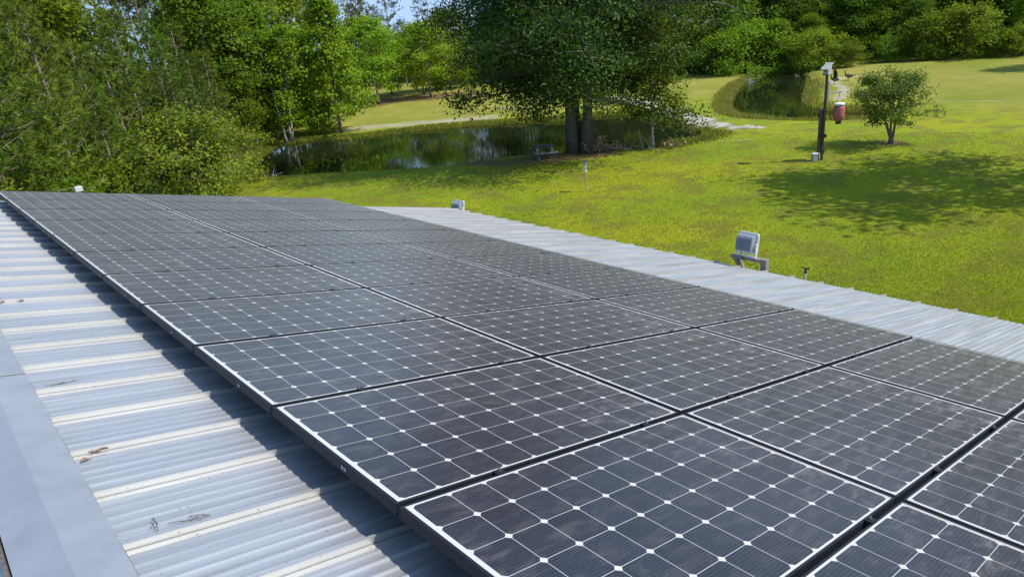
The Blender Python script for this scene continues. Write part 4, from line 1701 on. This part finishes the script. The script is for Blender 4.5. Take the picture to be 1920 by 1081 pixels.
DEC_D = deciduous('broadleaf_tree', 44, 11.0, 3.6, 0.05, 0.15, 64, 16000, 0.28, M_L_DARK, M_BARK, 'wide', droop=0.6, spread=0.5, gappy=.1)
BIRCH = deciduous('pale_stemmed_tree', 45, 8.0, 2.1, 0.16, 0.07, 40, 7600, 0.21, M_L_BRIGHT, M_BARKW, 'narrow', stems=4, droop=0.25, spread=0.34, upang=(20, 60), trunk_sep=0.25, gappy=.12)
ORCH = deciduous('broadleaf_tree', 46, 8.2, 2.9, 0.24, 0.11, 38, 7000, 0.25, M_L_BRIGHT, M_BARK, 'round', droop=0.30, spread=0.42, upang=(12, 50), gappy=.15)
SHR_A = deciduous('shrub', 51, 2.7, 1.9, 0.03, 0.035, 40, 6500, 0.125, M_L_SHRUB, M_BARK, 'round', stems=5, droop=0.3, spread=0.30, upang=(10, 60), trunk_sep=.35, redm=M_L_RED)
SHR_B = deciduous('shrub', 52, 2.2, 1.6, 0.03, 0.03, 34, 5200, 0.14, M_L_MID, M_BARK, 'round', stems=5, droop=0.3, spread=0.30, upang=(10, 60), trunk_sep=.3)
SHR_C = deciduous('shrub', 53, 3.2, 2.0, 0.03, 0.035, 40, 5200, 0.19, M_L_BRIGHT, M_BARK, 'round', stems=4, droop=0.3, spread=0.36, upang=(10, 60), trunk_sep=.35)

# ---- left: shrubs behind the far roof end
for (px, d, s, pr_, lab) in [
    (345, 33.5, 1.30, SHR_A, 'big reddish tinged shrub behind the far roof end, largest of its row'),
    (420, 36.0, 0.95, SHR_A, 'reddish tinged shrub at the lawn corner beside the left pond'),
    (265, 33.0, 1.05, SHR_A, 'reddish green shrub left of the biggest shrub behind the roof'),
    (195, 31.0, 0.95, SHR_B, 'mid green shrub in front of the pines behind the far roof end'),
    (120, 29.5, 1.15, SHR_B, 'dense green shrub behind the white vent pipe'),
    (45, 28.0, 1.05, SHR_B, 'dense green shrub behind the far left corner of the array'),
    (-35, 27.0, 1.1, SHR_A, 'shrub cut off by the left picture edge behind the roof'),
    (300, 37.0, 1.15, SHR_B, 'green shrub between the biggest shrub and the pines'),
    (395, 40.5, 0.9, SHR_B, 'low green shrub at the left tip of the pond')]:
    x, y = D(px - 40, d)
    put(pr_, x, y, s, rnd.uniform(0, 6.28), lab, 'shrub', 'shrubs behind the far roof end')

# ---- left: young pines
YP = [(-70, 26, .95), (-10, 27, 1.05), (35, 31, 1.0), (88, 29.5, .92), (140, 33, 1.0), (172, 31, .80), (215, 34, 1.02), (255, 37, 1.05), (292, 35.5, .80), (322, 39, .98),
      (352, 41, .88), (388, 42, .86), (20, 36, 1.2), (110, 38, 1.15), (190, 39.5, 1.15), (236, 43, 1.2), (290, 44, 1.15), (338, 47, 1.1), (-40, 32, 1.15), (66, 35, .95),
      (-120, 27, 1.1), (-110, 34, 1.2)]
for i, (px, d, s) in enumerate(YP):
    x, y = D(px, d)
    if px > 130: s *= 0.82
    lab = 'bushy young pine in the thick stand left of the pond'
    if (px, d) == (388, 42): lab = 'pointed young pine at the right end of the pine stand'
    if (px, d) == (88, 29.5): lab = 'bushy young pine just behind the shrub at the white vent pipe'
    put(PINE_A if i % 2 else PINE_B, x, y, s, rnd.uniform(0, 6.28), lab, 'pine', 'young pines in the stand left of the pond', lean=(rnd.uniform(-.05, .05), rnd.uniform(-.05, .05)))
# bright broadleaf tree above the pines, top left
x, y = D(112, 41)
put(DEC_B, x, y, 1.42, 1.0, 'bright yellow green tree rising above the pines at the top left', 'tree')
x, y = D(52, 39)
put(DEC_C, x, y, .92, 2.2, 'green broadleaf tree among the pines near the top left corner', 'tree')

# ---- left: tall bare-trunk pines behind
TP = [(178, 52, 1.0), (215, 56, 1.05), (245, 50, 1.0), (262, 60, 1.1), (300, 54, 1.0), (330, 58, 1.05), (352, 63, 1.05), (385, 57, 1.0), (410, 66, 1.05), (150, 60, 1.1), (110, 55, 1.1), (60, 58, 1.1),
      (440, 64, 1.0), (470, 70, 1.0), (500, 66, .95), (535, 72, .98), (565, 68, .90), (600, 76, .95), (640, 84, .93), (665, 92, .88), (690, 95, .80), (0, 50, 1.1), (-60, 48, 1.1), (20, 66, 1.2),
      (280, 68, 1.1), (320, 74, 1.1), (370, 76, 1.1), (455, 80, 1.05), (520, 84, 1.0), (580, 88, 1.0), (620, 98, .95)]
for i, (px, d, s) in enumerate(TP):
    x, y = D(px, d)
    put(PINE_C if i % 2 else PINE_D, x, y, s, rnd.uniform(0, 6.28), 'tall pine with bare grey trunk in the wood behind the left pond', 'pine', 'tall pines in the wood behind the left pond',
        lean=(rnd.uniform(-.05, .05), rnd.uniform(-.05, .05)))
# ---- pines showing against the sky
for (px, d, H_, lab, pr_) in [(742, 104, 11.6, 'lone tall pine against the sky, the taller of two above the wood', PINE_C), (806, 108, 10.6, 'lone pine against the sky, the lower of two above the wood', PINE_D),
                              (700, 98, 10.4, 'pine with rounded top left of the open sky', PINE_C), (718, 102, 9.6, 'pine leaning over the left end of the sky gap', PINE_D)]:
    x, y = D(px, d)
    put(pr_, x, y, H_ / (15 if pr_ is PINE_C else 14), rnd.uniform(0, 6.28), lab, 'pine')

# ---- broadleaf trees round the left pond
for (px, d, s, sz, rz, pr_, lab) in [
    (398, 49, .98, 1.15, .4, DEC_A, 'tall green tree between the pines and the left end of the pond'),
    (448, 50, .82, .86, 1.4, DEC_A, 'rounded green tree with crooked pale branches above the left pond tip'),
    (432, 47, .52, .50, 2.0, DEC_A, 'low dark green tree in the shade left of the pond'),
    (520, 49.5, 1.0, 1.0, .2, BIRCH, 'clump of pale white stems with light green crown on the left pond bank'),
    (572, 53, .92, .96, 2.2, BIRCH, 'light green tree with hidden stems just right of the white stemmed clump'),
    (623, 50.5, .92, 1.05, .9, DEC_B, 'tall narrow bright green tree at the right end of the left bank'),
    (590, 51.5, .62, .70, 2.9, SHR_C, 'low bright green bush under the tall narrow tree by the pond'),
    (478, 55, .95, 1.0, 3.6, DEC_A, 'mid green tree behind the white stemmed clump'),
    (545, 60, 1.05, 1.05, 4.4, DEC_C, 'broad dark green tree filling the wood behind the narrow tree'),
    (430, 56, 1.0, 1.0, 5.0, DEC_C, 'broad dark tree deep behind the left end of the pond'),
    (350, 53, .9, .95, 0.6, DEC_A, 'green tree half hidden behind the pine stand')]:
    x, y = D(px, d)
    put(pr_, x, y, s, rz, lab, 'tree', sz=sz)

# ---- orchard-like trees on the far meadow
for (px, py, s, sz, rz, pr_, lab) in [
    (711, 197, 1.02, 1.05, .3, ORCH, 'yellow green tree in front of the far meadow grove, dark trunk in plain view'),
    (690, 192, 1.0, 1.1, 1.3, ORCH, 'yellow green tree standing close behind the first tree of the meadow grove'),
    (672, 185, .95, 1.0, 2.5, ORCH, 'light green tree at the left end of the meadow grove'),
    (808, 182, .92, .94, 3.0, ORCH, 'fresh green tree with two thin trunks at the right front of the grove'),
    (795, 177, .95, .98, 4.2, ORCH, 'fresh green tree touching the right front tree of the grove'),
    (735, 178, .75, .72, 5.1, DEC_A, 'grey green tree in the middle of the meadow grove'),
    (747, 170, .55, .55, .5, PINE_D, 'thin dark pine in the middle of the meadow grove'),
    (764, 163, .55, .56, 1.5, PINE_C, 'dark trunked pine at the back of the meadow grove'),
    (782, 171, .50, .52, 2.6, PINE_D, 'slim pine between the meadow grove trees'),
    (845, 166, .78, .84, 3.3, DEC_D, 'dark tree at the right end of the meadow grove')]:
    x, y = G(px, py)
    put(pr_, x, y, s * .94, rz, lab, 'tree', sz=sz * .90)

# ---- the wood closing the far side
WG = 'trees of the far wood edge'
treeline = [(640, 160), (760, 156), (880, 152), (1040, 148), (1200, 142), (1330, 139), (1440, 133), (1540, 124), (1640, 112), (1760, 106), (1900, 102), (2040, 96)]
protos = [DEC_C, DEC_D, DEC_A, DEC_C, DEC_B, DEC_D]
k = 0
for row, (back, count, smin, smax) in enumerate(((1.0, 24, .28, .66), (5.0, 22, .60, .85), (11, 20, 1.0, 1.3))):
    for i in range(count):
        f = i / (count - 1) * (len(treeline) - 1)
        j = min(int(f), len(treeline) - 2)
        px = treeline[j][0] + (treeline[j + 1][0] - treeline[j][0]) * (f - j)
        py = treeline[j][1] + (treeline[j + 1][1] - treeline[j][1]) * (f - j)
        g0 = np.array(G(px, py))
        dirv = (g0 - CAM_P[:2]) / np.linalg.norm(g0 - CAM_P[:2])
        if px < 900 and row < 1: continue
        p = g0 + dirv * (back + rnd.uniform(-.8, 1.6)) + np.array([rnd.uniform(-.7, .7), rnd.uniform(-.7, .7)])
        s = rnd.uniform(smin, smax)
        if px < 900: s *= 0.52 if row > 1 else 0.75
        elif px < 1320 and row < 2: s += 0.30
        pr_ = protos[k % len(protos)]
        k += 1
        lab = ('broad green tree in the front row of the far wood beyond the ponds', 'tree in the shaded second row of the far wood', 'tall tree deep in the far wood')[row]
        put(pr_, p[0], p[1], s, rnd.uniform(0, 6.28), lab, 'tree', ('front row of the far wood', 'second row of the far wood', 'back row of the far wood')[row])
# bright bushes at the foot of the wood
for (px, py, s, pr_, lab) in [
    (1358, 141, 1.1, SHR_C, 'bright green bush tree left of the far pond, leftmost of three'),
    (1398, 136, 1.3, SHR_C, 'tall bright green bush tree at the left shore of the far pond'),
    (1434, 132, .95, SHR_C, 'bright bush overhanging the far left corner of the far pond'),
    (1472, 131, .8, SHR_B, 'low green bush at the head of the far pond'),
    (1522, 130, .95, SHR_C, 'green bush behind the nest box at the wood edge'),
    (1590, 126, .8, SHR_B, 'low pale green bush where the sandy track meets the wood'),
    (1660, 117, .85, SHR_B, 'green bush at the wood edge above the ornamental tree'),
    (1740, 112, 1.1, SHR_C, 'bright green bush on the dry field edge right of the ornamental tree'),
    (1800, 109, 1.25, SHR_C, 'bright green bush tree at the wood edge in the upper right'),
    (1860, 107, .8, SHR_B, 'small green bush at the right end of the wood edge'),
    (1915, 105, .9, SHR_B, 'dark bush at the right picture edge along the field')]:
    x, y = G(px, py)
    put(pr_, x, y, s, rnd.uniform(0, 6.28), lab, 'bush', 'bushes along the far wood edge')
# trees just outside the right edge that shade the lawn
SHADE = deciduous('broadleaf_tree', 61, 13.0, 3.7, 0.52, 0.17, 34, 8500, 0.26, M_L_MID, M_BARK, 'round', droop=0.2, spread=0.42, upang=(12, 50), gappy=.3, sub=4)
put(SHADE, 27.5, -1.25, 1.05, 1.0, 'tree just right of the frame casting its shade on the lawn', 'tree')
put(DEC_A, 60.5, 6.5, 1.0, 2.0, 'tree right of the frame casting a shadow across the dry field', 'tree')

# ---- undergrowth closing the foot of the woods
rs = np.random.RandomState(77)
cr = MB()
for (line, depth, n, hh) in ((treeline, 14, 9000, 1.1), ([(1400, 148), (1442, 139), (1480, 135), (1523, 135), (1560, 131)], 5, 3200, 0.9), ([(400, 262), (470, 255), (540, 244), (600, 236), (640, 205), (655, 185)], 9, 6000, 1.1)):
    L = np.array([G(*q) for q in line])
    k_ = rs.uniform(0, len(L) - 1.001, n)
    i_ = k_.astype(int)
    p = L[i_] + (L[i_ + 1] - L[i_]) * (k_ - i_)[:, None]
    dv = unit(p - CAM_P[:2])
    p = p + dv * (rs.beta(1, 1.6, n) * depth + 0.4)[:, None]
    h = hh * (0.45 + 0.55 * np.sin(p[:, 0] * 1.1) * np.cos(p[:, 1] * 0.9)) + 0.25
    C = np.c_[p, ground_z(p) + np.maximum(0.05, rs.uniform(0, 1, n) * h)]
    leaves(cr, C, unit(np.c_[-dv, np.full(n, .6)]), 0.26, rs, np.clip(rs.normal(.4, .25, n), 0, 1))
tag(cr.build('undergrowth', M_L_MID), kind='stuff')

# ---- dead brush by the water
def brush(name, px, py, n, wdt, hgt, label, leafn=0, mat=M_BARKW, seed=1):
    rs = np.random.RandomState(seed)
    x, y, z = at_ground(px, py)
    root = empty(name, (x, y, z), (0, 0, RANG), label=label, cat='dead branches')
    b = MB()
    tips = []
    for i in range(n):
        p0 = np.array([rs.uniform(-.5, .5) * wdt, rs.uniform(-.25, .25) * wdt, 0])
        P = limb(rs, p0, rs.uniform(0, 6.28), R(rs.uniform(8, 65)), hgt * rs.uniform(.6, 1.3), 5, .5, .18)
        P[:, 2] = np.maximum(P[:, 2], 0.02)
        b.tube(P, np.linspace(.022, .006, 5), 5)
        tips += [P[2], P[3], P[4]]
    b.build('branches', mat, root)
    if leafn:
        c = MB()
        tips = np.array(tips)
        C = tips[rs.randint(0, len(tips), leafn)] + rs.normal(0, .10, (leafn, 3))
        C[:, 2] = np.maximum(C[:, 2], .03)
        leaves(c, C, unit(rs.normal(0, 1, (leafn, 3))), .15, rs, rs.uniform(0, 1, leafn))
        c.build('dead_leaves', M_L_TAN, root)
    return root


brush('brush_pile', 1117, 281, 16, 0.8, .75, 'pile of cut branches with dead tan leaves against the big tree', 260, seed=4)
brush('brush_pile', 1143, 279, 9, 0.5, .45, 'smaller heap of dead tan leaves right of the brush pile', 120, seed=5)
brush('dead_branch', 1212, 279, 6, .5, .75, 'bare grey branches lying left of the slim tree at the water', seed=6)
brush('dead_branch', 1180, 281, 5, .4, .45, 'small bare twigs at the water right of the brush pile', seed=7)
brush('dead_branch', 1258, 277, 12, 1.1, .45, 'dry brown stems at the foot of the slim tree', 60, M_STRAW, seed=8)
brush('dead_branch', 655, 262, 18, 1.2, .8, 'brown dead brush on the far bank right of the narrow tree', 0, M_STRAW, seed=9)
brush('dead_branch', 578, 268, 9, .8, .6, 'tangle of grey driftwood at the water under the pale stems', seed=10)
brush('dead_branch', 512, 330, 9, .8, .5, 'dry pale stems at the left tip of the pond near the shrub', 0, M_BARKW, seed=11)
brush('dead_branch', 1405, 152, 10, 1.4, .7, 'heap of grey dead branches in the far pond by its left shore', seed=12)
brush('dead_branch', 1502, 139, 8, 1.0, .6, 'pale dead branches at the head of the far pond', seed=13)
